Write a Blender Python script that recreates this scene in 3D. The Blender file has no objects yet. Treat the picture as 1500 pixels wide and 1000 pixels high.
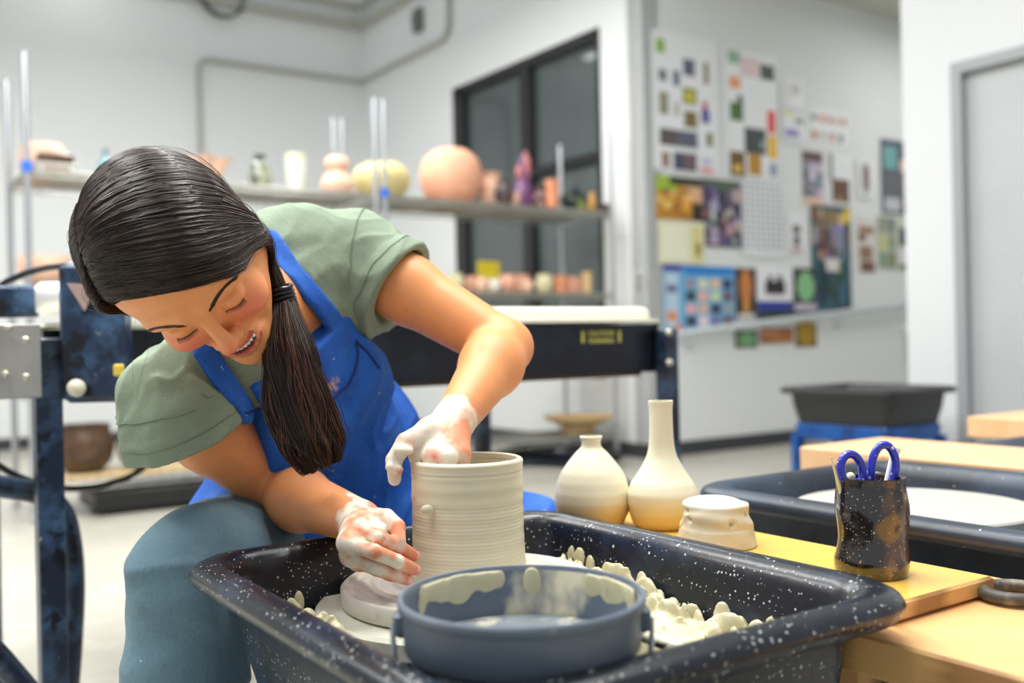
import bpy, math, random
import numpy as np
from mathutils import Vector, Matrix
random.seed(7)
S = bpy.context.scene
COL = S.collection
PI = math.pi
# ---------------------------------------------------------------- survey helpers
F = 1450.0; EYE = 0.84; ROLL = math.radians(1.25)
CR = np.array([math.cos(ROLL), 0, -math.sin(ROLL)]); CU = np.array([math.sin(ROLL), 0, math.cos(ROLL)])
U = np.array([.823, .568, 0.]); V = np.array([-.568, .823, 0.])      # room axes: U = along far walls, V = towards far corner
ROOM = math.atan2(.568, .823)
def at(px, py, D):
    return np.array([0, 0, EYE]) + D * (((px-750)*CR + (500-py)*CU)/F + np.array([0, 1, 0]))
def ray(px, py):
    return ((px-750)*CR + (500-py)*CU)/F + np.array([0, 1, 0])
def on_plane(px, py, p0, n):
    d = ray(px, py); o = np.array([0, 0, EYE]); t = np.dot(np.array(p0)-o, n)/np.dot(d, n)
    return o + t*d
def uv(u, v, z=0.): return u*U + v*V + np.array([0, 0, z])
# ---------------------------------------------------------------- materials
def srgb(r, g, b):
    f = lambda c: (c/12.92 if c <= .04045 else ((c+.055)/1.055)**2.4)
    return (f(r/255), f(g/255), f(b/255), 1)
MATS = {}
def mat(name, col, rough=.5, metal=0., spec=.5, noise=None, bump=None, splat=None, sss=0., coat=0., attr=None, emit=None, trans=0., wave=None, ior=1.5, alpha=1., sheen=0.):
    """noise=(scale, colour2, lo, hi, stretch)  bump=(scale, strength, dist, stretch)  splat=list of (scale, size, colour, seed)"""
    if name in MATS: return MATS[name]
    m = bpy.data.materials.new(name); m.use_nodes = True; nt = m.node_tree; N = nt.nodes; K = nt.links
    b = N['Principled BSDF']
    b.inputs['Base Color'].default_value = col; b.inputs['Roughness'].default_value = rough; b.inputs['Metallic'].default_value = metal
    b.inputs['Specular IOR Level'].default_value = spec; b.inputs['IOR'].default_value = ior
    if sss: b.inputs['Subsurface Weight'].default_value = sss; b.inputs['Subsurface Radius'].default_value = (1, .35, .18); b.inputs['Subsurface Scale'].default_value = .012
    if coat: b.inputs['Coat Weight'].default_value = coat; b.inputs['Coat Roughness'].default_value = .15
    if trans: b.inputs['Transmission Weight'].default_value = trans
    if sheen: b.inputs['Sheen Weight'].default_value = sheen
    if alpha < 1: b.inputs['Alpha'].default_value = alpha
    if emit: b.inputs['Emission Color'].default_value = emit[0]; b.inputs['Emission Strength'].default_value = emit[1]
    tc = N.new('ShaderNodeTexCoord')
    def mapped(stretch):
        mp = N.new('ShaderNodeMapping'); mp.inputs['Scale'].default_value = stretch; K.new(tc.outputs['Object'], mp.inputs['Vector']); return mp.outputs['Vector']
    cur = None
    def base():
        nonlocal cur
        if cur is None:
            rgb = N.new('ShaderNodeRGB'); rgb.outputs[0].default_value = col; cur = rgb.outputs[0]
        return cur
    def mixin(fac, colour):
        nonlocal cur
        a = base(); mx = N.new('ShaderNodeMix'); mx.data_type = 'RGBA'
        K.new(fac, mx.inputs['Factor']); K.new(a, mx.inputs['A'])
        if isinstance(colour, tuple): mx.inputs['B'].default_value = colour
        else: K.new(colour, mx.inputs['B'])
        cur = mx.outputs['Result']
    def ramp(src, lo, hi):
        r = N.new('ShaderNodeMapRange'); r.inputs['From Min'].default_value = lo; r.inputs['From Max'].default_value = hi
        K.new(src, r.inputs['Value']); return r.outputs['Result']
    if attr == 'Col':
        at_ = N.new('ShaderNodeVertexColor'); at_.layer_name = 'Col'; cur = at_.outputs['Color']
    if noise:
        for nz in (noise if isinstance(noise, list) else [noise]):
            sc, c2, lo, hi = nz[:4]; st = nz[4] if len(nz) > 4 else (1, 1, 1)
            n = N.new('ShaderNodeTexNoise'); n.inputs['Scale'].default_value = sc; n.inputs['Detail'].default_value = 5; n.inputs['Roughness'].default_value = .6
            K.new(mapped(st), n.inputs['Vector']); mixin(ramp(n.outputs['Fac'], lo, hi), c2)
    if wave:
        sc, c2, dist, st, lo, hi = wave
        w = N.new('ShaderNodeTexWave'); w.inputs['Scale'].default_value = sc; w.inputs['Distortion'].default_value = dist; w.inputs['Detail'].default_value = 3
        K.new(mapped(st), w.inputs['Vector']); mixin(ramp(w.outputs['Fac'], lo, hi), c2)
    if splat:
        for sc, size, c2, seed in splat:
            v = N.new('ShaderNodeTexVoronoi'); v.inputs['Scale'].default_value = sc
            nz = N.new('ShaderNodeTexNoise'); nz.inputs['Scale'].default_value = sc*1.7
            mp = N.new('ShaderNodeMapping'); mp.inputs['Location'].default_value = (seed, seed*1.7, seed*.3); K.new(tc.outputs['Object'], mp.inputs['Vector'])
            vm = N.new('ShaderNodeVectorMath'); vm.operation = 'MULTIPLY_ADD'; K.new(nz.outputs['Color'], vm.inputs[0]); vm.inputs[1].default_value = (.6/sc,)*3; K.new(mp.outputs[0], vm.inputs[2])
            K.new(vm.outputs[0], v.inputs['Vector'])
            sep = N.new('ShaderNodeSeparateColor'); K.new(v.outputs['Color'], sep.inputs[0])
            # radius varies per cell; many cells empty
            mr = N.new('ShaderNodeMapRange'); mr.inputs['From Min'].default_value = .55; mr.inputs['From Max'].default_value = 1.; mr.inputs['To Min'].default_value = 0; mr.inputs['To Max'].default_value = size
            K.new(sep.outputs[0], mr.inputs['Value'])
            lt = N.new('ShaderNodeMath'); lt.operation = 'LESS_THAN'; K.new(v.outputs['Distance'], lt.inputs[0]); K.new(mr.outputs[0], lt.inputs[1])
            mixin(lt.outputs[0], c2)
    if cur is not None: K.new(cur, b.inputs['Base Color'])
    if bump:
        prev = None
        for bp in (bump if isinstance(bump, list) else [bump]):
            sc, stg, dist = bp[:3]; st = bp[3] if len(bp) > 3 else (1, 1, 1)
            n = N.new('ShaderNodeTexNoise'); n.inputs['Scale'].default_value = sc; n.inputs['Detail'].default_value = 4
            K.new(mapped(st), n.inputs['Vector'])
            bm_ = N.new('ShaderNodeBump'); bm_.inputs['Strength'].default_value = stg; bm_.inputs['Distance'].default_value = dist
            K.new(n.outputs['Fac'], bm_.inputs['Height'])
            if prev is not None: K.new(prev, bm_.inputs['Normal'])
            prev = bm_.outputs['Normal']
        K.new(prev, b.inputs['Normal'])
    MATS[name] = m
    return m
def masked(m, layer, col2, rough2=None, noise=None, lo=0., hi=1.):
    """mix a second colour in where a vertex mask says so (real stains/coats with their own shape)"""
    nt = m.node_tree; N = nt.nodes; K = nt.links; b = N['Principled BSDF']
    a = N.new('ShaderNodeAttribute'); a.attribute_name = layer
    fac = a.outputs['Fac']
    if noise:
        n = N.new('ShaderNodeTexNoise'); n.inputs['Scale'].default_value = noise[0]; n.inputs['Detail'].default_value = 4
        tc = N.new('ShaderNodeTexCoord'); K.new(tc.outputs['Object'], n.inputs['Vector'])
        ad = N.new('ShaderNodeMath'); ad.operation = 'MULTIPLY_ADD'; K.new(n.outputs['Fac'], ad.inputs[0]); ad.inputs[1].default_value = noise[1]; K.new(fac, ad.inputs[2])
        sb = N.new('ShaderNodeMath'); sb.operation = 'SUBTRACT'; K.new(ad.outputs[0], sb.inputs[0]); sb.inputs[1].default_value = noise[1]*.5
        fac = sb.outputs[0]
    r = N.new('ShaderNodeMapRange'); r.inputs['From Min'].default_value = lo; r.inputs['From Max'].default_value = hi; K.new(fac, r.inputs['Value']); fac = r.outputs[0]
    mx = N.new('ShaderNodeMix'); mx.data_type = 'RGBA'; K.new(fac, mx.inputs['Factor'])
    inp = b.inputs['Base Color']
    if inp.is_linked: K.new(inp.links[0].from_socket, mx.inputs['A'])
    else: mx.inputs['A'].default_value = inp.default_value
    mx.inputs['B'].default_value = col2; K.new(mx.outputs['Result'], inp)
    if rough2 is not None:
        inp = b.inputs['Roughness']; mr = N.new('ShaderNodeMapRange')
        mr.inputs['To Min'].default_value = inp.default_value; mr.inputs['To Max'].default_value = rough2
        K.new(fac, mr.inputs['Value'])
        if not inp.is_linked: K.new(mr.outputs[0], inp)
    return m
# ---------------------------------------------------------------- mesh builder
class MB:
    def __init__(s): s.v = []; s.f = []; s.mi = []; s.c = []; s.cur = 0
    def add(s, vs, fs, mi=0):
        o = len(s.v); s.v.extend([tuple(map(float, p)) for p in vs]); s.f.extend([tuple(i+o for i in f) for f in fs]); s.mi.extend([mi]*len(fs))
        return s
    def box(s, c, size, rot=0., mi=0, bev=0.):
        hx, hy, hz = size[0]/2, size[1]/2, size[2]/2
        e = min(bev, hx*.9, hy*.9, hz*.9)
        cr, sr = math.cos(rot), math.sin(rot)
        T = lambda p: (c[0]+p[0]*cr-p[1]*sr, c[1]+p[0]*sr+p[1]*cr, c[2]+p[2])
        if e <= 0:
            vs = [(x, y, z) for x in (-hx, hx) for y in (-hy, hy) for z in (-hz, hz)]
            fs = [(0, 1, 3, 2), (4, 6, 7, 5), (0, 4, 5, 1), (2, 3, 7, 6), (0, 2, 6, 4), (1, 5, 7, 3)]
            return s.add([T(p) for p in vs], fs, mi)
        rings = []
        for z, i in ((-hz, e), (-hz+e, 0), (hz-e, 0), (hz, e)):
            a, b = hx-i, hy-i; k = e*.6 if i == 0 else e*.3
            rings.append([(-a+k, -b, z), (a-k, -b, z), (a, -b+k, z), (a, b-k, z), (a-k, b, z), (-a+k, b, z), (-a, b-k, z), (-a, -b+k, z)])
        return s.loft([[T(p) for p in r] for r in rings], True, True, mi)
    def loft(s, rings, cap0=False, cap1=False, mi=0, closed=True):
        n = len(rings[0]); vs = [p for r in rings for p in r]; fs = []
        for i in range(len(rings)-1):
            for j in range(n if closed else n-1):
                k = (j+1) % n; fs.append((i*n+j, i*n+k, (i+1)*n+k, (i+1)*n+j))
        if cap0: fs.append(tuple(reversed(range(n))))
        if cap1: fs.append(tuple((len(rings)-1)*n+j for j in range(n)))
        return s.add(vs, fs, mi)
    def lathe(s, prof, c=(0, 0, 0), n=48, mi=0, cap0=True, cap1=True, sq=(1, 1), wob=None, ax=None):
        rings = []
        for r, z in prof:
            ring = []
            for j in range(n):
                t = 2*PI*j/n; rr = r*(1+(wob(t, z) if wob else 0))
                ring.append((c[0]+rr*math.cos(t)*sq[0], c[1]+rr*math.sin(t)*sq[1], c[2]+z))
            rings.append(ring)
        if ax is not None:
            q = Vector((0, 0, 1)).rotation_difference(Vector(ax)); cc = Vector(c)
            rings = [[tuple(cc+q@(Vector(p)-cc)) for p in r] for r in rings]
        return s.loft(rings, cap0, cap1, mi)
    def tube(s, pts, r, n=8, mi=0, caps=True, rs=None, flat=1.):
        P = [Vector(tuple(map(float, p))) for p in pts]
        if len(P) < 2: return s
        t0 = (P[1]-P[0]).normalized(); up = Vector((0, 0, 1)) if abs(t0.z) < .9 else Vector((1, 0, 0))
        nrm = t0.cross(up).normalized(); rings = []
        for i, p in enumerate(P):
            t = ((P[min(i+1, len(P)-1)]-P[max(i-1, 0)])); t = t.normalized() if t.length > 1e-9 else t0
            nrm = (nrm - t*nrm.dot(t)); nrm = nrm.normalized() if nrm.length > 1e-6 else t.orthogonal().normalized()
            bn = t.cross(nrm); rr = rs[i] if rs else r
            rings.append([tuple(p + rr*(math.cos(2*PI*j/n)*nrm + flat*math.sin(2*PI*j/n)*bn)) for j in range(n)])
        return s.loft(rings, caps, caps, mi)
    def cyl(s, a, b, r, n=16, mi=0): return s.tube([a, b], r, n, mi)
    def sphere(s, c, r, n=16, m=10, mi=0, rot=None):
        r = (r, r, r) if not hasattr(r, '__len__') else r
        rings = []
        for i in range(m+1):
            ph = -PI/2+PI*i/m; k = max(math.cos(ph), 1e-3)
            ring = [Vector((r[0]*k*math.cos(2*PI*j/n), r[1]*k*math.sin(2*PI*j/n), r[2]*math.sin(ph))) for j in range(n)]
            if rot is not None: ring = [rot@p for p in ring]
            rings.append([(c[0]+p.x, c[1]+p.y, c[2]+p.z) for p in ring])
        return s.loft(rings, True, True, mi)
    def quad(s, a, b, c, d, mi=0): return s.add([a, b, c, d], [(0, 1, 2, 3)], mi)
    def build(s, name, mats, parent=None, smooth=True, angle=40, bevel=0):
        me = bpy.data.meshes.new(name); me.from_pydata(s.v, [], s.f)
        for m in (mats if isinstance(mats, (list, tuple)) else [mats]): me.materials.append(m)
        if any(s.mi): me.polygons.foreach_set('material_index', s.mi)
        me.update()
        return link(name, me, parent, smooth, angle, bevel)
def link(name, me, parent=None, smooth=True, angle=40, bevel=0):
    if smooth:
        me.polygons.foreach_set('use_smooth', [True]*len(me.polygons))
        if angle: me.set_sharp_from_angle(angle=math.radians(angle))
    o = bpy.data.objects.new(name, me); COL.objects.link(o)
    if bevel:
        b = o.modifiers.new('bev', 'BEVEL'); b.width = bevel; b.segments = 2; b.limit_method = 'ANGLE'
    if parent is not None:
        o.parent = parent; o.matrix_parent_inverse = Matrix.Identity(4)
        # vertices are given in world space: bring them into the thing's own space
        T = world_of(parent).inverted(); me.transform(T)
    return o
def world_of(o):
    M = Matrix.Translation(o.location) @ o.rotation_euler.to_matrix().to_4x4() @ Matrix.Diagonal((*o.scale, 1))
    return (world_of(o.parent) @ M) if o.parent else M
def empty(name, loc=(0, 0, 0), rz=0.):
    o = bpy.data.objects.new(name, None); COL.objects.link(o); o.location = tuple(map(float, loc)); o.rotation_euler = (0, 0, rz); o.empty_display_size = .05
    return o
def tag(o, label=None, cat=None, group=None, kind=None):
    if label: o['label'] = label
    if cat: o['category'] = cat
    if group: o['group'] = group
    if kind: o['kind'] = kind
    return o
def struct(o): o['kind'] = 'structure'; return o
def recenter(o, loc):
    """give a one-mesh top-level thing its origin at its base"""
    loc = Vector(tuple(map(float, loc))); o.data.transform(Matrix.Translation(-loc)); o.location = loc; return o
def copy_tree(o, parent=None):
    c = o.copy(); COL.objects.link(c); c.parent = parent
    for ch in [x for x in o.children]: copy_tree(ch, c)
    return c
# ---------------------------------------------------------------- implicit surfaces (numpy) -> surface nets
def N3(v): v = np.array(v, float); return v/np.linalg.norm(v)
class Prim:
    def __init__(s, kind, op, k, c, rad, **kw): s.kind = kind; s.op = op; s.k = k; s.c = np.array(c, float); s.rad = rad; s.__dict__.update(kw)
    def d(s, P):
        if s.kind == 'rc':
            pa = P-s.a; t = np.clip((pa@s.ba)/s.bb, 0, 1)
            return np.sqrt(((pa-t[:, None]*s.ba)**2).sum(1)) - (s.ra+t*(s.rb-s.ra))
        if s.kind == 'el':
            q = (P-s.c)@s.R.T; k0 = np.sqrt(((q/s.r)**2).sum(1)); k1 = np.sqrt(((q/s.r**2)**2).sum(1))
            return np.where(k1 > 1e-9, k0*(k0-1)/np.maximum(k1, 1e-9), -s.r.min())
        if s.kind == 'pl': return (P-s.c)@s.n
        if s.kind == 'fn': return s.fn(P)
def rc(a, b, ra, rb=None, k=.01, op='u'):
    a = np.array(a, float); b = np.array(b, float); rb = ra if rb is None else rb; ba = b-a
    return Prim('rc', op, k, (a+b)/2, np.linalg.norm(ba)/2+max(ra, rb), a=a, b=b, ba=ba, bb=max(float(ba@ba), 1e-12), ra=ra, rb=rb)
def el(c, r, R=np.eye(3), k=.01, op='u'):
    r = np.array(r, float); return Prim('el', op, k, c, float(r.max()), r=r, R=np.array(R, float))
def fn(f, c=(0, 0, 0), rad=99, k=.005, op='u'): return Prim('fn', op, k, c, rad, fn=f)
def smin(a, b, k):
    h = np.clip(.5+.5*(b-a)/k, 0, 1); return b+(a-b)*h-k*h*(1-h)
def smax(a, b, k): return -smin(-a, -b, k)
class Field:
    def __init__(s, prims, post=None): s.p = prims; s.post = post
    def __call__(s, P, bc=None, bh=None):
        d = np.full(len(P), 9.)
        for q in s.p:
            if bc is not None and np.linalg.norm(q.c-bc)-q.rad > bh+q.k+.02: continue
            v = q.d(P)
            if q.op == 'u': d = smin(d, v, q.k)
            elif q.op == 's': d = smax(d, -v, q.k)
            elif q.op == 'i': d = smax(d, v, q.k)
        if s.post is not None: d = s.post(P, d)
        return d
def nets(field, lo, hi, h, N=20, lip=1.6):
    lo = np.array(lo, float); hi = np.array(hi, float)
    nb = np.ceil((hi-lo)/(h*N)).astype(int)
    g = np.stack(np.meshgrid(*[np.arange(N+2)]*3, indexing='ij'), -1).reshape(-1, 3)
    keys = []; verts = []; eks = []
    BIG = 1 << 20
    key = lambda c: (c[:, 0].astype(np.int64)*BIG + c[:, 1])*BIG + c[:, 2]
    for bx in range(nb[0]):
        for by in range(nb[1]):
            for bz in range(nb[2]):
                b0 = np.array([bx, by, bz])*N; org = lo+b0*h; cen = org+h*N/2; half = h*N*.87+h
                if abs(float(field(cen[None], cen, half)[0])) > half*lip+.02: continue
                d = field(org+g*h, cen, half).astype(np.float64).reshape((N+2,)*3)
                ins = d < 0
                if ins.all() or not ins.any(): continue
                # cells 0..N-1 (corner grid 0..N)
                I = ins[:N+1, :N+1, :N+1]; D = d[:N+1, :N+1, :N+1]
                cnt = sum(I[a:a+N, b:b+N, c:c+N].astype(np.int8) for a in (0, 1) for b in (0, 1) for c in (0, 1))
                ci = np.argwhere((cnt > 0) & (cnt < 8))
                if len(ci):
                    acc = np.zeros((len(ci), 3)); w = np.zeros(len(ci))
                    for ax in range(3):
                        o1, o2 = [x for x in range(3) if x != ax]
                        for p in (0, 1):
                            for q in (0, 1):
                                a = ci.copy(); a[:, o1] += p; a[:, o2] += q; b = a.copy(); b[:, ax] += 1
                                da = D[a[:, 0], a[:, 1], a[:, 2]]; db = D[b[:, 0], b[:, 1], b[:, 2]]
                                m = (da < 0) != (db < 0)
                                t = np.where(m, da/np.where(m, da-db, 1), 0)
                                pt = a.astype(float); pt[:, ax] += t
                                acc[m] += pt[m]; w[m] += 1
                    verts.append(lo+(b0+acc/w[:, None])*h); keys.append(key(ci+b0+1))
                for ax in range(3):
                    sl = [slice(0, N)]*3; s2 = list(sl); s2[ax] = slice(1, N+1)
                    A = ins[tuple(sl)]; B = ins[tuple(s2)]
                    e = np.argwhere(A != B)
                    if len(e): eks.append((ax, e+b0+1, A[e[:, 0], e[:, 1], e[:, 2]]))
    verts = np.concatenate(verts); keys = np.concatenate(keys); o = np.argsort(keys); keys = keys[o]; verts = verts[o]
    quads = []
    for ax, e, ina in eks:
        o1, o2 = [(1, 2), (2, 0), (0, 1)][ax]; idx = []; ok = np.ones(len(e), bool)
        for p, q in ((0, 0), (1, 0), (1, 1), (0, 1)):
            c = e.copy(); c[:, o1] -= p; c[:, o2] -= q; kk = key(c); i = np.searchsorted(keys, kk); i = np.minimum(i, len(keys)-1); ok &= keys[i] == kk; idx.append(i)
        Q = np.stack(idx, 1); Q[~ina] = Q[~ina][:, ::-1]; quads.append(Q[ok])
    return verts, np.concatenate(quads)
def mesh_np(name, V_, Q_, mats, parent=None, masks=None, smooth=True):
    me = bpy.data.meshes.new(name); n = len(V_); q = len(Q_); w = Q_.shape[1]
    me.vertices.add(n); me.vertices.foreach_set('co', V_.astype(np.float32).ravel())
    me.loops.add(q*w); me.loops.foreach_set('vertex_index', Q_.astype(np.int32).ravel())
    me.polygons.add(q); me.polygons.foreach_set('loop_start', np.arange(0, q*w, w, dtype=np.int32)); me.polygons.foreach_set('loop_total', np.full(q, w, np.int32))
    me.update(calc_edges=True); me.validate()
    for m in (mats if isinstance(mats, (list, tuple)) else [mats]): me.materials.append(m)
    if masks:
        for k, a in masks.items():
            at_ = me.attributes.new(k, 'FLOAT', 'POINT'); at_.data.foreach_set('value', a.astype(np.float32))
    return link(name, me, parent, smooth, 0)
def relax(V_, Q_, it=2, f=.5):
    n = len(V_)
    for _ in range(it):
        acc = np.zeros_like(V_); c = np.zeros(n); w = Q_.shape[1]
        for i in range(w):
            a = Q_[:, i]; b = Q_[:, (i+1) % w]
            np.add.at(acc, a, V_[b]); np.add.at(c, a, 1)
            np.add.at(acc, b, V_[a]); np.add.at(c, b, 1)
        V_ = V_*(1-f)+f*acc/np.maximum(c, 1)[:, None]
    return V_
def hash3(i):
    n = (i[..., 0].astype(np.int64)*73856093) ^ (i[..., 1].astype(np.int64)*19349663) ^ (i[..., 2].astype(np.int64)*83492791)
    n = (n ^ (n >> 13))*1274126177 & 0xffffffff
    return ((n ^ (n >> 16)) & 0xffff)/65535.
def vnoise(P, sc=1., st=(1, 1, 1), R=None, off=0.):
    Q = P if R is None else P@np.array(R).T
    Q = Q*np.array(st)*sc+off; i = np.floor(Q).astype(np.int64); f = Q-i; f = f*f*(3-2*f); r = 0
    for a in (0, 1):
        for b in (0, 1):
            for c in (0, 1):
                w = (f[:, 0] if a else 1-f[:, 0])*(f[:, 1] if b else 1-f[:, 1])*(f[:, 2] if c else 1-f[:, 2])
                r = r+w*hash3(i+np.array([a, b, c]))
    return r*2-1
def ridge(P, e, across=22., along=5., sharp=4., off=0.):
    """crease noise: sharp ridges running along direction e"""
    e = N3(e); x = N3(np.cross(e, [.31, .55, .77])); y = np.cross(e, x)
    Q = P+.012*np.stack([vnoise(P, 12, off=3.), vnoise(P, 12, off=7.), vnoise(P, 12, off=11.)], 1)
    return (1-np.abs(vnoise(Q, 1, (across, across, along), R=np.array([x, y, e]), off=off)))**sharp
def strands(paths, radii, name, m, parent, sides=3):
    """paths: (n, k, 3) array -> one mesh of thin tapering tubes"""
    P = np.asarray(paths, float); n, k, _ = P.shape
    T = np.gradient(P, axis=1); T /= np.maximum(np.linalg.norm(T, axis=2, keepdims=True), 1e-9)
    up = np.array([.3, -.5, .8]); A = np.cross(T, up); A /= np.maximum(np.linalg.norm(A, axis=2, keepdims=True), 1e-9); B = np.cross(T, A)
    r = np.asarray(radii)[None, :, None] if np.ndim(radii) == 1 else np.asarray(radii)[:, :, None]
    rings = np.stack([P+r*(math.cos(2*PI*j/sides)*A+math.sin(2*PI*j/sides)*B) for j in range(sides)], 2)   # n,k,s,3
    idx = np.arange(n*k*sides).reshape(n, k, sides); q = []
    for j in range(sides):
        j2 = (j+1) % sides
        q.append(np.stack([idx[:, :-1, j], idx[:, :-1, j2], idx[:, 1:, j2], idx[:, 1:, j]], -1).reshape(-1, 4))
    o = mesh_np(name, rings.reshape(-1, 3), np.concatenate(q), m, parent)
    if isinstance(m, list):      # strands of slightly different natural colour
        pick = np.random.RandomState(2).choice(len(m), n, p=None); per = np.repeat(pick, k-1)
        if len(o.data.polygons) == len(per)*sides: o.data.polygons.foreach_set('material_index', np.tile(per, sides).astype(np.int32))
    return o
# ================================================================ THE ROOM
C1 = np.array([.95, 6.91, 0.])                    # convex corner where window wall meets poster wall
UW = float(C1@U); VC = float(C1@V)                # window wall lies in the plane u = UW
VL = 9.50                                         # left (far) wall plane v = VL
nU, nV = U, V
M_wall = mat('painted_wall', srgb(230, 232, 232), .75, bump=(60, .06, .002))
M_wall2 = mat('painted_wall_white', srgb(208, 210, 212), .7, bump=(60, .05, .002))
M_floor = mat('polished_concrete', srgb(190, 186, 174), .32, noise=[(1.3, srgb(172, 168, 156), .35, .7), (9, srgb(200, 196, 184), .5, .8)], bump=(30, .05, .002))
M_base = mat('baseboard_rubber', srgb(52, 54, 58), .5)
M_ceil = mat('ceiling_paint', srgb(208, 210, 200), .8)
M_black = mat('black_frame', srgb(22, 22, 24), .4)
M_conduit = mat('painted_conduit', srgb(176, 178, 168), .5)
M_nightglass = mat('window_glass', srgb(70, 78, 80), .04, spec=.6, noise=(.7, srgb(88, 96, 96), .3, .7))
def wall_slab(name, pts, z0, z1, nrm, th, m):
    """vertical slab: front face through pts (plan polyline), thickened away from the room along -nrm"""
    b = MB()
    for p, q in zip(pts[:-1], pts[1:]):
        p = np.array(p, float); q = np.array(q, float); k = np.array(nrm)*th
        r = [(p[0], p[1]), (q[0], q[1]), (q[0]-k[0], q[1]-k[1]), (p[0]-k[0], p[1]-k[1])]
        b.loft([[(x, y, z0) for x, y in r], [(x, y, z1) for x, y in r]], True, True)
    return struct(b.build(name, m, smooth=False))
H = 4.75
fl = MB(); fl.loft([[(-9, -2, z), (12, -2, z), (12, 16, z), (-9, 16, z)] for z in (-.1, 0)], True, True)
struct(fl.build('floor', M_floor, smooth=False))
# left far wall (v = VL)
wall_slab('wall_left', [uv(UW, VL), uv(-4.5, VL)], 0, H, -nV, .15, M_wall)
# window wall with a real opening
w_v0 = float((C1+.452*V)@V); w_v1 = float((C1+2.546*V)@V); w_z0, w_z1 = .55, 3.145
def vwall(name, v0, v1, z0, z1, m=M_wall):
    return [uv(UW, v0), uv(UW, v1)], z0, z1
b = MB()
for v0, v1, z0, z1 in ((VC, w_v0, 0, H), (w_v1, VL, 0, H), (w_v0, w_v1, 0, w_z0), (w_v0, w_v1, w_z1, H)):
    r = [uv(UW, v0), uv(UW, v1), uv(UW+.16, v1), uv(UW+.16, v0)]
    b.loft([[(p[0], p[1], z0) for p in r], [(p[0], p[1], z1) for p in r]], True, True)
struct(b.build('wall_back', M_wall, smooth=False))
# poster wall  (plane v = VC, u > UW)
wall_slab('wall_right', [uv(UW+.0, VC), uv(UW+6.5, VC)], 0, H, -nV, .15, M_wall)
# window frame, mullions, panes
win = empty('window_1', uv(UW+.05, (w_v0+w_v1)/2, w_z0)); struct(win)
fr = MB(); fw = .085
def bar(b, v0, v1, z0, z1, du=.03, th=.10):
    r = [uv(UW+du, v0), uv(UW+du, v1), uv(UW+du+th, v1), uv(UW+du+th, v0)]
    b.loft([[(p[0], p[1], z0) for p in r], [(p[0], p[1], z1) for p in r]], True, True)
bar(fr, w_v0, w_v1, w_z1-fw, w_z1, 0.005); bar(fr, w_v0, w_v1, w_z0, w_z0+fw, .005)
bar(fr, w_v0, w_v0+.06, w_z0, w_z1, .005); bar(fr, w_v1-.17, w_v1, w_z0, w_z1, .005)
fr.build('window_frame', M_black, win, smooth=False)
vm = float((C1+1.42*V)@V)
mu = MB(); bar(mu, vm-.07, vm+.07, w_z0+fw, w_z1-fw, .005); mu.build('mullion', M_black, win, smooth=False)
tr = MB(); bar(tr, w_v0+.06, vm-.07, 2.17, 2.24, .01); tr.build('transom', M_black, win, smooth=False)
for i, (v0, v1) in enumerate(((w_v0+.06, vm-.07), (vm+.07, w_v1-.17))):
    g = MB(); bar(g, v0-.01, v1+.01, w_z0+fw-.01, w_z1-fw+.01, .06, .012); g.build('pane', M_nightglass, win, smooth=False)
# projecting column wall with door on the right (plane u = UD facing -U)
K0 = at(1329, 470, 4.99); UD = float(K0@U); VD = float(K0@V)
d_v1 = float(on_plane(1401, 300, K0, U)@V)      # left jamb of the door
d_z = on_plane(1401, 96, K0, U)[2]
b = MB()
for v0, v1, z0, z1 in ((d_v1, VD, 0, H), (-1.5, d_v1-1.0, 0, H), (d_v1-1.0, d_v1, d_z, H)):
    r = [uv(UD, v0), uv(UD, v1), uv(UD+.3, v1), uv(UD+.3, v0)]
    b.loft([[(p[0], p[1], z0) for p in r], [(p[0], p[1], z1) for p in r]], True, True)
struct(b.build('wall_door', M_wall2, smooth=False))
M_door = mat('grey_door_paint', srgb(178, 181, 183), .45, noise=(1.5, srgb(170, 173, 175), .4, .7))
M_jamb = mat('door_frame_paint', srgb(150, 154, 157), .4)
door = empty('door_1', uv(UD, d_v1-.5, 0)); struct(door)
def pbox(b, u0, u1, v0, v1, z0, z1, mi=0):
    r = [uv(u0, v0), uv(u1, v0), uv(u1, v1), uv(u0, v1)]
    b.loft([[(p[0], p[1], z0) for p in r], [(p[0], p[1], z1) for p in r]], True, True, mi)
g = MB(); pbox(g, UD+.04, UD+.085, d_v1-.96, d_v1-.04, .01, d_z-.04); g.build('door_leaf', M_door, door, smooth=False)
g = MB()
for v0, v1, z0, z1 in ((d_v1-.04, d_v1+.012, 0, d_z+.012), (d_v1-1.012, d_v1-.96, 0, d_z+.012), (d_v1-.96, d_v1-.04, d_z-.04, d_z+.012)):
    pbox(g, UD-.012, UD+.12, v0, v1, z0, z1)
g.build('door_frame', M_jamb, door, smooth=False)
g = MB(); p = uv(UD+.03, d_v1-.90, 1.0); g.cyl(p, p-U*.06, .012); g.cyl(p-U*.06, p-U*.06+V*.1, .011); g.build('door_handle', mat('brushed_steel', srgb(190, 192, 195), .3, 1.), door)
# corridor ceiling over the poster wall, main ceiling
b = MB(); pbox(b, UW+.3, UW+6.5, VC-4., VC-.001, 3.56, 3.66); struct(b.build('ceiling', M_ceil, smooth=False))
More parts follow.
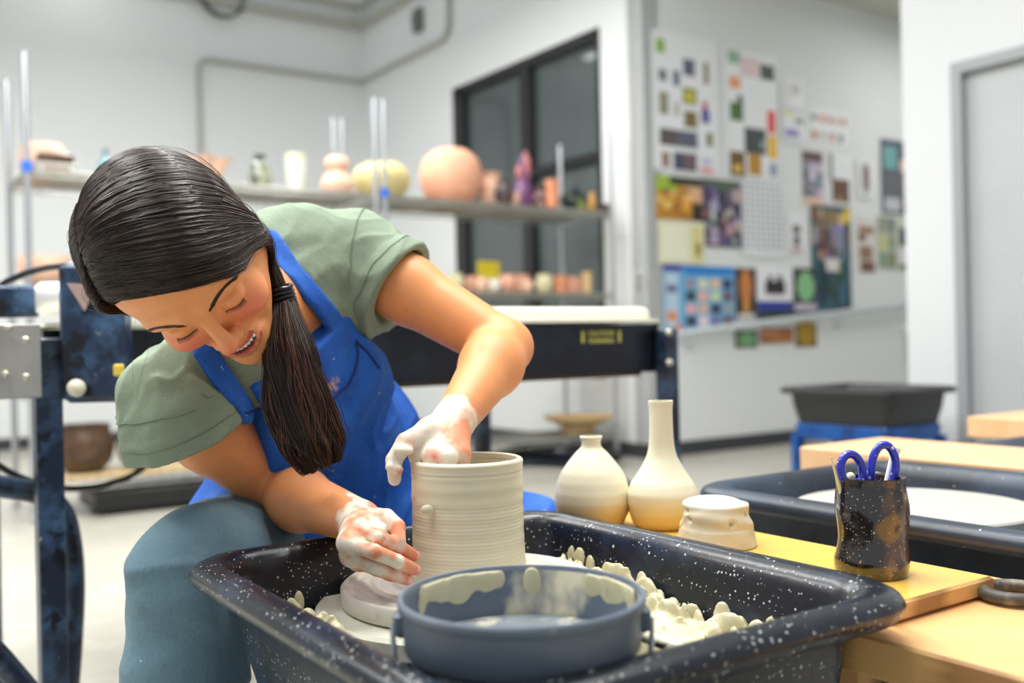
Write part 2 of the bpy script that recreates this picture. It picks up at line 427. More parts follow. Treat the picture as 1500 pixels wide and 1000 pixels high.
# baseboards
b = MB(); pbox(b, UW, UW+6.5, VC-.012, VC-.001, 0, .10); struct(b.build('baseboard_right', M_base, smooth=False))
b = MB(); pbox(b, UW-.012, UW-.001, VC-.012, VL, 0, .10); struct(b.build('baseboard_back', M_base, smooth=False))
b = MB(); pbox(b, -4.5, UW-.012, VL-.012, VL-.001, 0, .10); struct(b.build('baseboard_left', M_base, smooth=False))
b = MB(); pbox(b, UD-.012, UD-.001, d_v1+.012, VD+.01, 0, .10); struct(b.build('baseboard_door', M_base, smooth=False))
# ---------------------------------------------------------------- conduits, hoses on the walls
def pipe(name, pts, r, label, m=M_conduit, cat='conduit', group=None, rs=None):
    b = MB(); b.tube(pts, r, 10); o = b.build(name, m); tag(o, label, cat, group); return recenter(o, pts[0])
def bend(a, c, b, r, n=6):
    """rounded corner a-c-b"""
    a, c, b = map(lambda x: np.array(x, float), (a, c, b)); da = N3(a-c)*r; db = N3(b-c)*r
    return [c+da*(1-t)**2+db*t**2 for t in np.linspace(0, 1, n)]
LW = lambda px, py: on_plane(px, py, uv(0, VL-.03), V)
WW = lambda px, py: on_plane(px, py, uv(UW-.03, 0), U)
RW = lambda px, py: on_plane(px, py, uv(0, VC-.0025), V)
a0 = LW(291, 240); a1 = LW(291, 89); a2 = LW(538, 121)
a2 = np.array([*uv(UW-.03, VL-.03)[:2], a2[2]]); a1[2] = a2[2]; a0[2] = 2.2; a0[:2] = a1[:2]
a3 = WW(658, 69); a3[2] = a2[2]; a4 = a3.copy(); a4[2] += .9
pipe('conduit_pipe', [a0]+bend(a0, a1, a2, .12)+[a2]+bend(a2, a3, a4, .16)+[a4], .024, 'thin painted conduit running round the far corner and up the wall above the dark window')
z1 = LW(538, 40)[2]; z0_ = LW(538, 26)[2]
pipe('conduit_pipe', [uv(UW-2.6, VL-.05, z1), uv(UW-.05, VL-.05, z1), uv(UW-.05, VL-2.7, z1)], .05, 'thick painted pipe turning the far corner near the top of the room')
pipe('conduit_pipe', [uv(UW-3, VL-.05, z1+.2), uv(UW-.05, VL-.05, z1+.2), uv(UW-.05, VL-3.2, z1+.2)], .04, 'painted pipe just above the thick pipe in the far corner')
p = WW(612, 30); b = MB(); b.box(p, (.06, .14, .22), ROOM, bev=.01); b.cyl(p, p-U*.06, .03); o = b.build('junction_box', mat('grey_metal_box', srgb(112, 116, 112), .5)); tag(o, 'small grey electrical box on the wall beside the thick corner pipe', 'electrical box'); recenter(o, p)
# coiled cable hanging high on the far wall
cc = LW(322, -8); b = MB(); pts = []
for i in range(90):
    t = i/89*2*PI*2.6; rr = .215+.02*math.sin(t*1.3); pts.append(cc - V*(.03+.012*i/30) + U*rr*math.cos(t) + np.array([0, 0, rr*math.sin(t)]))
b.tube(pts, .014, 8); o = b.build('cable_coil', mat('dark_rubber', srgb(70, 74, 74), .5)); tag(o, 'coiled dark cable hanging high on the far wall at the top edge of the room', 'cable'); recenter(o, cc)
# handrail on the poster wall, with brackets
hr = empty('handrail', RW(990, 489)); tag(hr, 'pale sloping handrail running under the posters along the wall', 'handrail')
r0 = RW(980, 490)-V*.07; r1 = RW(1345, 443)-V*.07
r2 = r1 + (r1-r0)*.2
M_rail = mat('rail_paint', srgb(206, 214, 216), .35, .2)
b = MB(); b.tube([r0, r2], .028, 12); b.build('rail', M_rail, hr)
for t in (.06, .62, 1.0):
    q = r0+(r1-r0)*t; b = MB(); b.tube([q, q-np.array([0, 0, .07]), q+V*.066-np.array([0, 0, .10])], .011, 8); b.lathe([(.03, 0), (.03, .006)], c=q+V*.067-np.array([0, 0, .10]), ax=tuple(-V), n=14); b.build('bracket', M_rail, hr)
b = MB(); p = WW(934, 413)+U*.025; b.box(p, (.012, .09, .14), ROOM, bev=.004); b.box(p-U*.008+np.array([0, 0, .03]), (.006, .035, .04), ROOM, mi=1); b.box(p-U*.008-np.array([0, 0, .03]), (.006, .035, .04), ROOM, mi=1)
o = b.build('wall_outlet', [mat('outlet_plate', srgb(196, 198, 196), .4), M_black]); tag(o, 'small wall outlet plate beside the shelf post near the poster wall corner', 'outlet'); recenter(o, p)
b = MB(); p = RW(1326, 482); b.cyl(p+V*.0025, p-V*.09, .03); b.sphere(p-V*.10, .05); o = b.build('door_stop', mat('white_plastic', srgb(238, 240, 240), .35)); tag(o, 'white round wall fitting below the right end of the handrail', 'wall fitting'); recenter(o, p)
# ---------------------------------------------------------------- posters
PAPER = srgb(238, 240, 243)
M_paper = mat('printed_paper', (1, 1, 1, 1), .55, attr='Col')
PN = [0]
def poster(box, label, cells, base=PAPER, shape=None, lift=.0, name='poster', cat='poster'):
    """box = image extent of the sheet on the wall; cells = printed pictures as fractions (x0,y0,x1,y1,rgb)"""
    x0, y0, x1, y1 = box; PN[0] += 1; lift = (PN[0] % 5)*.0028
    P = RW((x0+x1)/2, (y0+y1)/2)
    pl = RW(x0, (y0+y1)/2); pr = RW(x1, (y0+y1)/2)
    top = RW((x0+x1)/2, y0)[2]; bot = RW((x0+x1)/2, y1)[2]
    w = np.linalg.norm((pr-pl)[:2]); h = top-bot; o0 = np.array([pl[0], pl[1], bot])-V*lift
    vs, fs, cs = [], [], []
    def face(a, b_, c_, d_, off, col):
        k = len(vs)
        for (fx, fy) in ((a, b_), (c_, b_), (c_, d_), (a, d_)):
            curl = .004*math.sin(fx*7+fy*3)
            vs.append(o0+U*w*fx+np.array([0, 0, h*(1-fy)])-V*(off+max(curl, 0)*.3)); cs.append(col)
        fs.append((k, k+3, k+2, k+1))
    # sheet: front, back and edges
    face(0, 0, 1, 1, .0015, base); k = len(vs)
    for (fx, fy) in ((0, 0), (1, 0), (1, 1), (0, 1)): vs.append(o0+U*w*fx+np.array([0, 0, h*(1-fy)])); cs.append(base)
    for i in range(4): j = (i+1) % 4; fs.append((i, j, k+j, k+i))
    for n_, (a, b_, c_, d_, col) in enumerate(cells):
        if isinstance(col, tuple) and len(col) == 3: col = srgb(*col)
        if max(c_-a, d_-b_) > 0.04 and n_ < 260: face(a, b_, c_, d_, .0022+.00002*n_, col)
    me = bpy.data.meshes.new(name); me.from_pydata([tuple(p) for p in vs], [], fs); me.materials.append(M_paper)
    ca = me.color_attributes.new('Col', 'FLOAT_COLOR', 'POINT'); ca.data.foreach_set('color', np.array(cs, np.float32).ravel())
    me.update(); o = link(name, me, None, False); tag(o, label, cat, 'sheets and photos pinned along the poster wall'); recenter(o, o0); return o
rp = random.Random(3)
def grid(x0, y0, x1, y1, nx, ny, pal, gap=.12, jit=.0, skip=0.):
    out = []; dx = (x1-x0)/nx; dy = (y1-y0)/ny
    for i in range(nx):
        for j in range(ny):
            if rp.random() < skip: continue
            c = rp.choice(pal); c = tuple(max(0, min(255, int(k+rp.uniform(-14, 14)))) for k in c)
            a = x0+i*dx+dx*gap*.5; b_ = y0+j*dy+dy*gap*.5; out.append((a, b_, a+dx*(1-gap), b_+dy*(1-gap), c))
            if jit and rp.random() < .7:
                c2 = tuple(max(0, min(255, int(k*rp.uniform(.5, 1.5)))) for k in c); out.append((a+dx*.2, b_+dy*.25, a+dx*.55, b_+dy*.7, c2))
    return out
def blobs(n, pal, x0=0., y0=0., x1=1., y1=1., s=(.06, .2)):
    out = []
    for _ in range(n):
        w = rp.uniform(*s); h = rp.uniform(*s); a = rp.uniform(x0, x1-w); b_ = rp.uniform(y0, y1-h); c = rp.choice(pal); out.append((a, b_, a+w, b_+h, tuple(max(0, min(255, int(k+rp.uniform(-20, 20)))) for k in c)))
    return out
def disc(cx, cy, rx, ry, col, n=7):
    out = []
    for i in range(n):
        t = -1+(2*i+1)/n; w = rx*math.sqrt(max(0, 1-t*t)); out.append((cx-w, cy+t*ry-ry/n*1.02, cx+w, cy+t*ry+ry/n*1.02, col))
    return out
DK = [(70, 72, 90), (90, 84, 80), (120, 120, 130), (60, 60, 66), (112, 98, 84)]
poster((955, 52, 1049, 252), 'large white poster with rows of small dark vessel photos, nearest the wall corner',
       [(.07, .06, .2, .16, (150, 190, 90)), (.48, .17, .66, .29, (96, 98, 120)), (.8, .17, .88, .33, (150, 128, 110)), (.1, .28, .22, .36, (120, 120, 132)), (.32, .27, .42, .38, (112, 112, 130)), (.46, .38, .68, .5, (150, 150, 60)), (.5, .41, .63, .48, (210, 200, 70)),
        (.1, .44, .24, .6, (150, 148, 120)), (.33, .5, .4, .6, (190, 186, 160)), (.48, .55, .68, .67, (128, 112, 60)), (.53, .57, .64, .65, (176, 150, 70)), (.77, .46, .85, .52, (190, 100, 100)), (.75, .52, .88, .62, (90, 82, 160)), (.82, .69, .92, .79, (120, 126, 70)),
        (.1, .7, .36, .82, (92, 84, 80)), (.36, .7, .68, .82, (94, 98, 116)), (.14, .73, .3, .79, (140, 110, 84)), (.12, .87, .24, .98, (150, 120, 112)), (.3, .86, .46, .99, (72, 76, 96)), (.46, .86, .66, .99, (112, 90, 98)), (.72, .95, .92, .99, (226, 150, 160)), (.74, .88, .9, .93, (200, 200, 224))])
poster((1060, 76, 1138, 262), 'white poster with green, orange, red and yellow pictures, second along the wall',
       [(.08, .02, .3, .12, (150, 184, 160)), (.3, .05, .66, .2, (228, 206, 210)), (.68, .08, .95, .2, (60, 76, 64)), (.76, .11, .88, .17, (150, 200, 150)), (.1, .22, .3, .31, (240, 160, 110)), (.1, .42, .34, .56, (70, 110, 40)), (.24, .36, .34, .56, (50, 80, 40)), (.8, .44, .95, .62, (232, 64, 50)), (.8, .64, .97, .82, (240, 190, 40)),
        (.36, .6, .76, .8, (60, 74, 72))]+disc(.58, .7, .14, .08, (206, 220, 220))+[(.08, .8, .36, .99, (110, 84, 30)), (.42, .8, .66, .97, (190, 140, 50)), (.82, .86, .96, .96, (150, 156, 180))]+disc(.22, .92, .08, .045, (224, 190, 90)))
poster((1142, 116, 1176, 160), 'small pale note high on the wall right of the second poster', [(.1, .1, .4, .9, (222, 222, 224)), (.5, .15, .8, .5, (190, 190, 190))])
poster((1144, 163, 1178, 208), 'small white sheet with purple and grey marks beside the orange dotted sheet', [(.1, .05, .4, .25, (226, 226, 160)), (.55, .2, .9, .4, (150, 150, 150)), (.1, .6, .7, .85, (150, 140, 196))])
poster((1184, 160, 1243, 212), 'white sheet with two rows of small orange and brown pots', [(x, .2, x+.1, .4, c) for x, c in ((.08, (120, 120, 120)), (.28, (220, 110, 60)), (.46, (200, 120, 90)), (.64, (206, 160, 130)), (.82, (200, 120, 90)))]+[(x, .66, x+.12, .9, c) for x, c in ((.08, (190, 110, 40)), (.28, (200, 196, 190)), (.5, (200, 150, 140)), (.72, (150, 150, 160)))])
OR = [(206, 140, 40), (226, 160, 60), (170, 100, 30), (236, 190, 120), (120, 84, 40)]
poster((960, 259, 1029, 322), 'orange and gold photo below the first poster', [(0, 0, .45, .35, (160, 190, 60)), (.3, .0, 1, .2, (50, 56, 30)), (.6, .15, 1, .55, (226, 180, 140)), (.75, .6, 1, 1, (50, 30, 20))]+blobs(26, OR, 0, .25, .8, 1), base=srgb(196, 136, 40))
CR_ = [(60, 60, 90), (110, 100, 130), (180, 170, 180), (80, 50, 80), (40, 44, 60), (170, 120, 110), (220, 214, 220)]
poster((1028, 264, 1085, 362), 'dark crowded photo beside the orange photo', [(.1, .02, .9, .16, (80, 100, 80)), (.75, .12, .98, .3, (230, 150, 90))]+blobs(60, CR_, 0, .1, 1, 1, (.07, .2)), base=srgb(96, 90, 110))
poster((1086, 266, 1148, 376), 'white calendar sheet covered in a fine grid of small squares', [(.02+i*.12, .04+j*.075, .02+i*.12+.075, .04+j*.075+.045, (186, 188, 194)) for i in range(8) for j in range(12)])
poster((962, 324, 1030, 386), 'pale yellow print below the orange photo', [(.1, .1, .6, .9, (240, 240, 214)), (.25, .55, .55, .8, (190, 214, 150)), (.72, .1, .95, .95, (226, 216, 150)), (.8, .5, .92, .8, (160, 140, 50))], base=srgb(236, 232, 204))
BL = [(96, 160, 210), (150, 196, 226), (210, 226, 236), (60, 70, 100), (200, 180, 170), (120, 130, 140), (232, 220, 200)]
poster((972, 389, 1076, 484), 'bright blue poster of small pictures at the near end of the handrail', [(0, 0, .25, .1, (80, 80, 170)), (.28, .02, 1, .14, (40, 130, 214)), (.02, .12, .2, .95, (190, 214, 232)), (.04, .7, .2, .85, (226, 150, 100)), (.04, .3, .18, .42, (110, 110, 160)), (.15, .9, .24, 1, (236, 130, 40))]+grid(.28, .18, .98, .95, 4, 4, [(210, 214, 196), (150, 160, 170), (226, 200, 180), (120, 96, 100), (230, 236, 240), (60, 60, 84)], .2, 1), base=srgb(112, 178, 222))
poster((1077, 393, 1107, 468), 'narrow dark photo of an orange vase beside the blue poster', disc(.5, .35, .3, .32, (206, 130, 70), 9)+[(.35, .6, .65, .85, (220, 150, 80)), (.1, .88, .9, .98, (230, 226, 220))], base=srgb(60, 40, 26))
poster((1108, 388, 1160, 441), 'white card with a black crown-shaped silhouette', [(.22, .45, .78, .78, (44, 38, 48)), (.3, .3, .42, .5, (44, 38, 48)), (.55, .3, .7, .5, (44, 38, 48)), (.25, .7, .75, .82, (96, 60, 84))])
poster((1161, 393, 1196, 446), 'dark photo of a round green dish', disc(.5, .5, .36, .4, (140, 196, 140), 9), base=srgb(50, 56, 50))
poster((1108, 442, 1196, 468), 'long strip in blue, grey and dark green above the handrail', [(0, 0, .55, .45, (40, 56, 160)), (.08, .5, .6, .98, (36, 66, 60)), (.6, .1, .98, .5, (200, 190, 200))], base=srgb(60, 66, 80))
poster((1175, 222, 1205, 300), 'purple tinted sheet of pot photos left of the white corner card', [(.0, .0, 1, .2, (110, 86, 84))]+grid(0, .22, 1, .85, 3, 4, [(120, 116, 140), (200, 196, 214), (80, 76, 90)], .15)+[(0, .88, 1, .99, (240, 200, 170))], base=srgb(196, 190, 206))
poster((1214, 226, 1246, 300), 'white card with a dark blade shape and a brown pot', [(.05, .0, .15, .55, (60, 70, 40)), (.12, .5, .9, .95, (110, 84, 70)), (.2, .7, .6, .95, (160, 120, 100))])
poster((1152, 312, 1178, 372), 'small sheet with a grey pot right of the grid calendar', [(.3, .3, .75, .5, (110, 100, 100)), (.35, .55, .7, .8, (90, 84, 90)), (.2, .85, .8, .95, (190, 150, 150))])
TE = [(50, 90, 100), (70, 110, 120), (110, 90, 70), (150, 110, 80), (90, 96, 150), (40, 60, 70), (180, 160, 150)]
poster((1188, 302, 1245, 456), 'tall teal collage poster reaching down to the handrail', blobs(40, [(150, 110, 80), (110, 80, 64), (120, 130, 190), (200, 170, 150), (70, 60, 60)], 0, 0, 1, .5, (.08, .24))+blobs(24, TE[:2]+TE[5:6], 0, .5, 1, 1, (.1, .3))+[(.82, .02, 1, .14, (226, 200, 50)), (.3, .5, .7, .62, (226, 220, 214))], base=srgb(60, 96, 106))
poster((1255, 234, 1278, 290), 'small white sheet with a red-brown figure right of the collage', [(.3, .2, .7, .75, (130, 100, 110)), (.4, .1, .6, .9, (90, 84, 96))])
poster((1254, 320, 1283, 400), 'tall narrow sheet of brown bowls right of the collage', [(.15, .15, .9, .28, (160, 120, 90)), (.1, .3, .5, .42, (120, 90, 70)), (.15, .5, .8, .75, (150, 120, 100)), (.2, .78, .9, .98, (120, 84, 70))], base=srgb(222, 218, 212))
poster((1290, 206, 1336, 314), 'dark teal framed photo high at the far right of the wall', [(.08, .1, .5, .4, (120, 176, 176)), (.6, .25, .95, .42, (220, 190, 180)), (.05, .45, .95, .75, (110, 110, 120)), (.1, .78, .6, .96, (200, 200, 206)), (.65, .7, .95, .97, (60, 50, 50))], base=srgb(96, 104, 116))
poster((1286, 318, 1336, 394), 'green and grey photo sheet below the dark teal photo', grid(0, 0, .5, 1, 2, 3, [(150, 156, 140), (130, 140, 120), (190, 200, 150)], .1)+[(.6, .2, .95, .55, (60, 66, 70)), (.6, .6, .95, .9, (226, 226, 230)), (.6, .9, .95, 1, (90, 100, 60))], base=srgb(206, 210, 196))
poster((1076, 484, 1108, 509), 'dark photo of a green round dish hanging below the handrail', disc(.5, .5, .4, .42, (120, 170, 120), 7)+disc(.52, .5, .18, .2, (30, 90, 60), 5), base=srgb(70, 80, 60))
poster((1112, 480, 1160, 502), 'brown fan-shaped photo below the handrail', [(.0, .1, .6, .6, (190, 130, 90)), (.3, .4, 1, 1, (180, 110, 60))], base=srgb(150, 96, 60))
poster((1165, 474, 1196, 508), 'gold brown photo, rightmost below the handrail', disc(.5, .4, .42, .5, (176, 140, 30), 7), base=srgb(120, 90, 30))
# ================================================================ WIRE SHELVING
M_chrome = mat('shelf_chrome', srgb(190, 194, 198), .3, .85)
M_wire = mat('shelf_wire', srgb(176, 176, 170), .35, .7)
M_clip = mat('blue_clip', srgb(40, 110, 220), .4)
A0 = np.array([-2.386, 4.84, 0]); A1 = np.array([-.772, 5.95, 0]); A2 = np.array([.748, 7.0, 0]); WID = .58
SZ = [.17, .63, 1.16, 1.735]
def shelf_unit(pa, pb, label, gap=0.03):
    d = N3(pb-pa); a = pa+d*gap; b_ = pb-d*gap; w = V*WID
    root = empty('wire_shelf_unit', a, ROOM); tag(root, label, 'shelving unit', 'wire shelving units')
    for q in (a, b_, a+w, b_+w):
        b = MB(); b.cyl(q, q+np.array([0, 0, 2.31]), .0165, 12)
        for k in range(0, 90): pass
        b.lathe([(.02, 0), (.02, .03), (.0165, .035)], c=q, n=12); b.build('post', M_chrome, root)
    for z in SZ:
        b = MB(); Z = np.array([0, 0, z]); rim = []
        for (p, q) in ((a, b_), (a+w, b_+w), (a, a+w), (b_, b_+w)):
            b.cyl(p+Z, q+Z, .006, 6); b.cyl(p+Z-[0, 0, .03], q+Z-[0, 0, .03], .005, 6)
            L = np.linalg.norm(q-p); n = int(L/.06); zz = []
            for i in range(n+1): zz.append(p+(q-p)*i/n+Z-np.array([0, 0, .03*(i % 2)]))
            b.tube(zz, .0035, 4)
        for k in range(3): q = a+(b_-a)*(k+1)/4; b.cyl(q+Z-[0, 0, .008], q+w+Z-[0, 0, .008], .005, 6)
        for k in range(44): q = w*(k+1)/45; b.tube([a+q+Z, b_+q+Z], .0028, 4)
        b.build('shelf', M_wire, root)
    b = MB(); b.lathe([(.026, 0), (.026, .05)], c=a+np.array([0, 0, 1.725]), n=12); b.build('shelf_clip', M_clip, root)
    b = MB(); b.lathe([(.026, 0), (.026, .05)], c=a+np.array([0, 0, .62]), n=12); b.build('shelf_clip', M_clip, root)
    return root
shelf_unit(A0, A1, 'chrome wire shelving unit on the left, behind the woman')
shelf_unit(A1, A2, 'chrome wire shelving unit in front of the dark window')
ON = .006
def shelf_pt(px, z, off=.25):
    """point on a shelf of height z, off metres behind the shelf's front edge"""
    q = on_plane(px, 400, A0+V*off, V); q[2] = z+ON; return q
def clay(name, c, c2=None, rough=.7, **kw): return mat(name, srgb(*c), rough, noise=(14, srgb(*(c2 or tuple(int(x*.93) for x in c))), .4, .7), bump=(50, .1, .002), **kw)
T_pink = clay('bisque_pink', (236, 176, 150)); T_peach = clay('bisque_peach', (240, 196, 170)); T_cream = clay('cream_slip', (232, 224, 180)); T_yel = clay('yellow_cream', (226, 212, 150))
T_orange = clay('terracotta_orange', (226, 150, 110)); T_dark = clay('dark_glaze', (60, 56, 60), (110, 80, 70), .25); T_brown = clay('brown_glaze', (92, 66, 44), (60, 44, 34), .3)
T_white = clay('white_clay', (236, 228, 216)); T_blue = clay('blue_glass_glaze', (110, 160, 170), (80, 120, 140), .2); T_gold = clay('gold_glaze', (190, 140, 60), (150, 110, 50), .3)
T_tan = clay('tan_stoneware', (222, 190, 136)); T_purple = clay('purple_glaze', (120, 70, 120), (90, 60, 90), .35); T_rose = clay('rose_glaze', (200, 120, 120), (150, 90, 100), .4)
def pot(name, p, prof, m, label, cat, group=None, n=32, wob=None, sq=(1, 1), wall=.006, parts=None):
    """thrown vessel: outer profile (r,z) from foot to lip, with a real inner wall"""
    inner = [(max(r-wall, .002), z) for r, z in reversed(prof) if z > wall*1.5]
    b = MB(); b.lathe([(prof[0][0]*.98, 0)]+list(prof)+inner+[(max(prof[0][0]-wall, .002), wall*1.5)], c=p, n=n, wob=wob, sq=sq)
    o = b.build(name, m, angle=60); tag(o, label, cat, group); recenter(o, p); return o
def curve(pts, n=24):
    """smooth profile through control points (Catmull-Rom)"""
    P = [np.array(p, float) for p in pts]; P = [2*P[0]-P[1]]+P+[2*P[-1]-P[-2]]; out = []
    for i in range(1, len(P)-2):
        m = max(2, n//(len(P)-3))
        for t in np.linspace(0, 1, m, endpoint=(i == len(P)-3)):
            out.append(tuple(.5*((2*P[i])+(-P[i-1]+P[i+1])*t+(2*P[i-1]-5*P[i]+4*P[i+1]-P[i+2])*t*t+(-P[i-1]+3*P[i]-3*P[i+1]+P[i+2])*t**3)))
    return [(max(r, .002), z) for r, z in out]
def scale_of(p): return p[1]/F
z4 = SZ[3]; 
def sz(p, px): return px*p[1]/F
# --- top shelf, left unit
p = shelf_pt(62, z4-.12, .35); s = scale_of(p)
b = pot('stacked_bowl', shelf_pt(66, z4, .42), curve([(.03, 0), (.09, .03), (.115, .09), (.11, .17), (.10, .20)]), T_peach, 'rounded pale pink bowl at the left end of the top shelf', 'bowl')
p = shelf_pt(84, z4+.004, .16); b = MB(); b.box(p+np.array([0, 0, .045]), (.20, .10, .018), ROOM, bev=.004); [b.box(p+U*i+np.array([0, 0, .018]), (.02, .09, .037), ROOM) for i in (-.07, .07)]
o = b.build('display_stand', mat('grey_board', srgb(196, 192, 184), .6)); tag(o, 'low grey display stand under the dark brown piece on the top shelf', 'stand'); recenter(o, p)
q = p+np.array([0, 0, .054]); b = MB(); b.loft([[tuple(q+U*x*w+V*y*w*.6+np.array([0, 0, z])) for x, y in ((-.09, -.05), (-.03, -.06), (.04, -.055), (.09, -.04), (.095, .04), (.03, .06), (-.04, .05), (-.09, .045))] for z, w in ((0, .85), (.02, 1.), (.05, .92), (.058, .7))], True, True)
o = b.build('slab_dish', T_brown, angle=30); tag(o, 'dark brown lumpy slab dish on the low stand at the left of the top shelf', 'dish'); recenter(o, q)
pot('glass_bottle', shelf_pt(158, z4, .3), curve([(.035, 0), (.045, .03), (.042, .10), (.014, .14), (.014, .18), (.018, .185)]), T_blue, 'small pale blue bottle with dark neck on the top shelf, showing above the head', 'bottle')
pot('small_vase', shelf_pt(229, z4, .3), curve([(.035, 0), (.045, .04), (.03, .10), (.022, .14), (.034, .175)]), T_gold, 'small gold-brown flared vase on the top shelf above the head', 'vase')
pot('ruffled_vase', shelf_pt(308, z4, .25), curve([(.05, 0), (.07, .05), (.075, .10), (.09, .155), (.10, .175)]), T_peach, 'ruffled pale peach vessel with torn wavy rim on the top shelf', 'vase', wob=lambda t, z: .30*max(0, (z-.05)/.12)*math.sin(4*t+.7)+.1*math.sin(9*t)*max(0, (z-.05)/.12))
T_vg = mat('grey_green_glaze', srgb(84, 92, 86), .08, coat=.6, noise=(16, srgb(176, 180, 150), .45, .62, (1, 1, .4)))
pot('dark_vase', shelf_pt(384, z4, .2), curve([(.03, 0), (.055, .03), (.066, .085), (.05, .15), (.03, .175), (.034, .20), (.042, .21)]), T_vg, 'shiny dark grey-green vase with narrow neck on the top shelf', 'vase')
T_grn = mat('pale_green_glass', srgb(232, 234, 226), .35, noise=(3, srgb(206, 214, 150), .45, .6, (1, 1, 3)))
pot('cylinder_vase', shelf_pt(437, z4, .2), [(.05, 0), (.056, .01), (.058, .10), (.062, .235)], T_grn, 'pale green and white cylinder vase on the top shelf', 'vase')
pot('gourd_bottle', shelf_pt(497, z4, .2), curve([(.04, 0), (.085, .03), (.098, .08), (.07, .135), (.052, .15), (.075, .19), (.07, .225), (.05, .24)], 30), T_peach, 'peach gourd-shaped bottle beside the big cream vessel', 'bottle')
pot('cream_vessel', shelf_pt(562, z4, .28), curve([(.05, 0), (.14, .045), (.182, .13), (.16, .205), (.09, .245), (.05, .25)], 30), T_yel, 'large squat cream vessel behind the shelf posts', 'vessel')
# --- top shelf, right unit
sp = shelf_pt(664, z4, .22); rr = sz(sp, 46)
prof = curve([(rr*.55, 0), (rr*.86, rr*.32), (rr, rr*.86), (rr*.9, rr*1.38), (rr*.55, rr*1.72), (rr*.12, rr*1.82)], 34)
pot('round_vessel', sp, prof, clay('orange_bisque', (238, 176, 146), (228, 160, 126)), 'big round terracotta pink vessel on the top shelf', 'vessel')
pot('tilted_jar', shelf_pt(722, z4, .2), curve([(.05, 0), (.07, .05), (.075, .12), (.06, .19), (.075, .23)]), T_peach, 'pale orange jar just right of the big round vessel', 'jar')
pot('rose_jar', shelf_pt(732, z4, .40), curve([(.05, 0), (.09, .06), (.10, .13), (.07, .2), (.05, .21)]), T_rose, 'rose brown jar behind the pale orange jar', 'jar')
pot('dark_jar', shelf_pt(741, z4, .05), curve([(.04, 0), (.06, .04), (.065, .09), (.045, .14), (.05, .16)]), T_dark, 'dark mottled jar in front of the rose jar', 'jar')
pot('small_cup', shelf_pt(757, z4, .12), curve([(.022, 0), (.032, .03), (.035, .08), (.03, .10)]), T_peach, 'small peach cup left of the purple bottle', 'cup')
pot('purple_bottle', shelf_pt(769, z4, .3), curve([(.05, 0), (.07, .06), (.075, .14), (.05, .20), (.05, .25), (.035, .29), (.03, .33), (.012, .40)], 34), T_purple, 'tall purple and rose figure-like bottle against the window', 'bottle')
q = shelf_pt(769, z4, .3); b = MB()
for a, h, c_ in ((0, .40, .03), (2.2, .33, .045), (4.1, .30, .045)):
    b.tube([q+np.array([math.cos(a)*.02, math.sin(a)*.02, .24]), q+np.array([math.cos(a)*c_, math.sin(a)*c_, h-.03]), q+np.array([math.cos(a)*c_*.6, math.sin(a)*c_*.6, h+.03])], .02, 10, rs=[.034, .026, .006])
pr = b.build('rose_tip', T_rose); recenter(pr, q); pr.parent = bpy.data.objects['purple_bottle']; pr.location = (0, 0, 0)
pot('mottled_jar', shelf_pt(795, z4, .2), curve([(.04, 0), (.055, .05), (.05, .11), (.035, .14), (.045, .17)]), mat('mottled_pink_black', srgb(50, 44, 46), .4, noise=(30, srgb(210, 150, 140), .5, .6)), 'small jar mottled pink and black right of the purple bottle', 'jar')
pot('tall_cup', shelf_pt(812, z4, .1), curve([(.03, 0), (.04, .05), (.042, .12), (.05, .18), (.052, .20)]), T_orange, 'orange-pink tall cup beside the iridescent teapot', 'cup')
q = shelf_pt(846, z4, .2); tp = empty('teapot', q); tag(tp, 'iridescent green and dark round teapot near the end of the top shelf', 'teapot')
M_iri = mat('iridescent_glaze', srgb(36, 48, 44), .15, .3, noise=[(7, srgb(90, 150, 110), .5, .62), (5, srgb(214, 200, 110), .56, .64)])
b = MB(); b.lathe(curve([(.05, 0), (.09, .04), (.105, .09), (.07, .145), (.03, .155)]), c=q, n=32); b.build('pot_body', M_iri, tp)
b = MB(); b.lathe([(.032, .15), (.03, .162), (.01, .172), (.016, .19), (.004, .2)], c=q, n=20); b.build('lid', M_iri, tp)
b = MB(); b.tube([q+U*.08+[0, 0, .06], q+U*.13+[0, 0, .10], q+U*.15+[0, 0, .15]], .015, 10, rs=[.022, .014, .010]); b.build('spout', M_iri, tp)
b = MB(); b.tube([q-U*.09+np.array([0, 0, .05+.0])]+[q-U*(.09+.045*math.sin(t))+np.array([0, 0, .085-.045*math.cos(t)]) for t in np.linspace(.2, 2.9, 8)], .008, 8); b.build('handle', M_iri, tp)
pot('gold_cup', shelf_pt(870, z4, .03), curve([(.025, 0), (.03, .04), (.024, .09), (.014, .13)]), T_gold, 'small gold cone cup right of the teapot', 'cup')
pot('black_bowl', shelf_pt(886, z4, .2), curve([(.03, 0), (.06, .03), (.07, .075)]), T_dark, 'small black bowl at the right end of the top shelf', 'bowl')
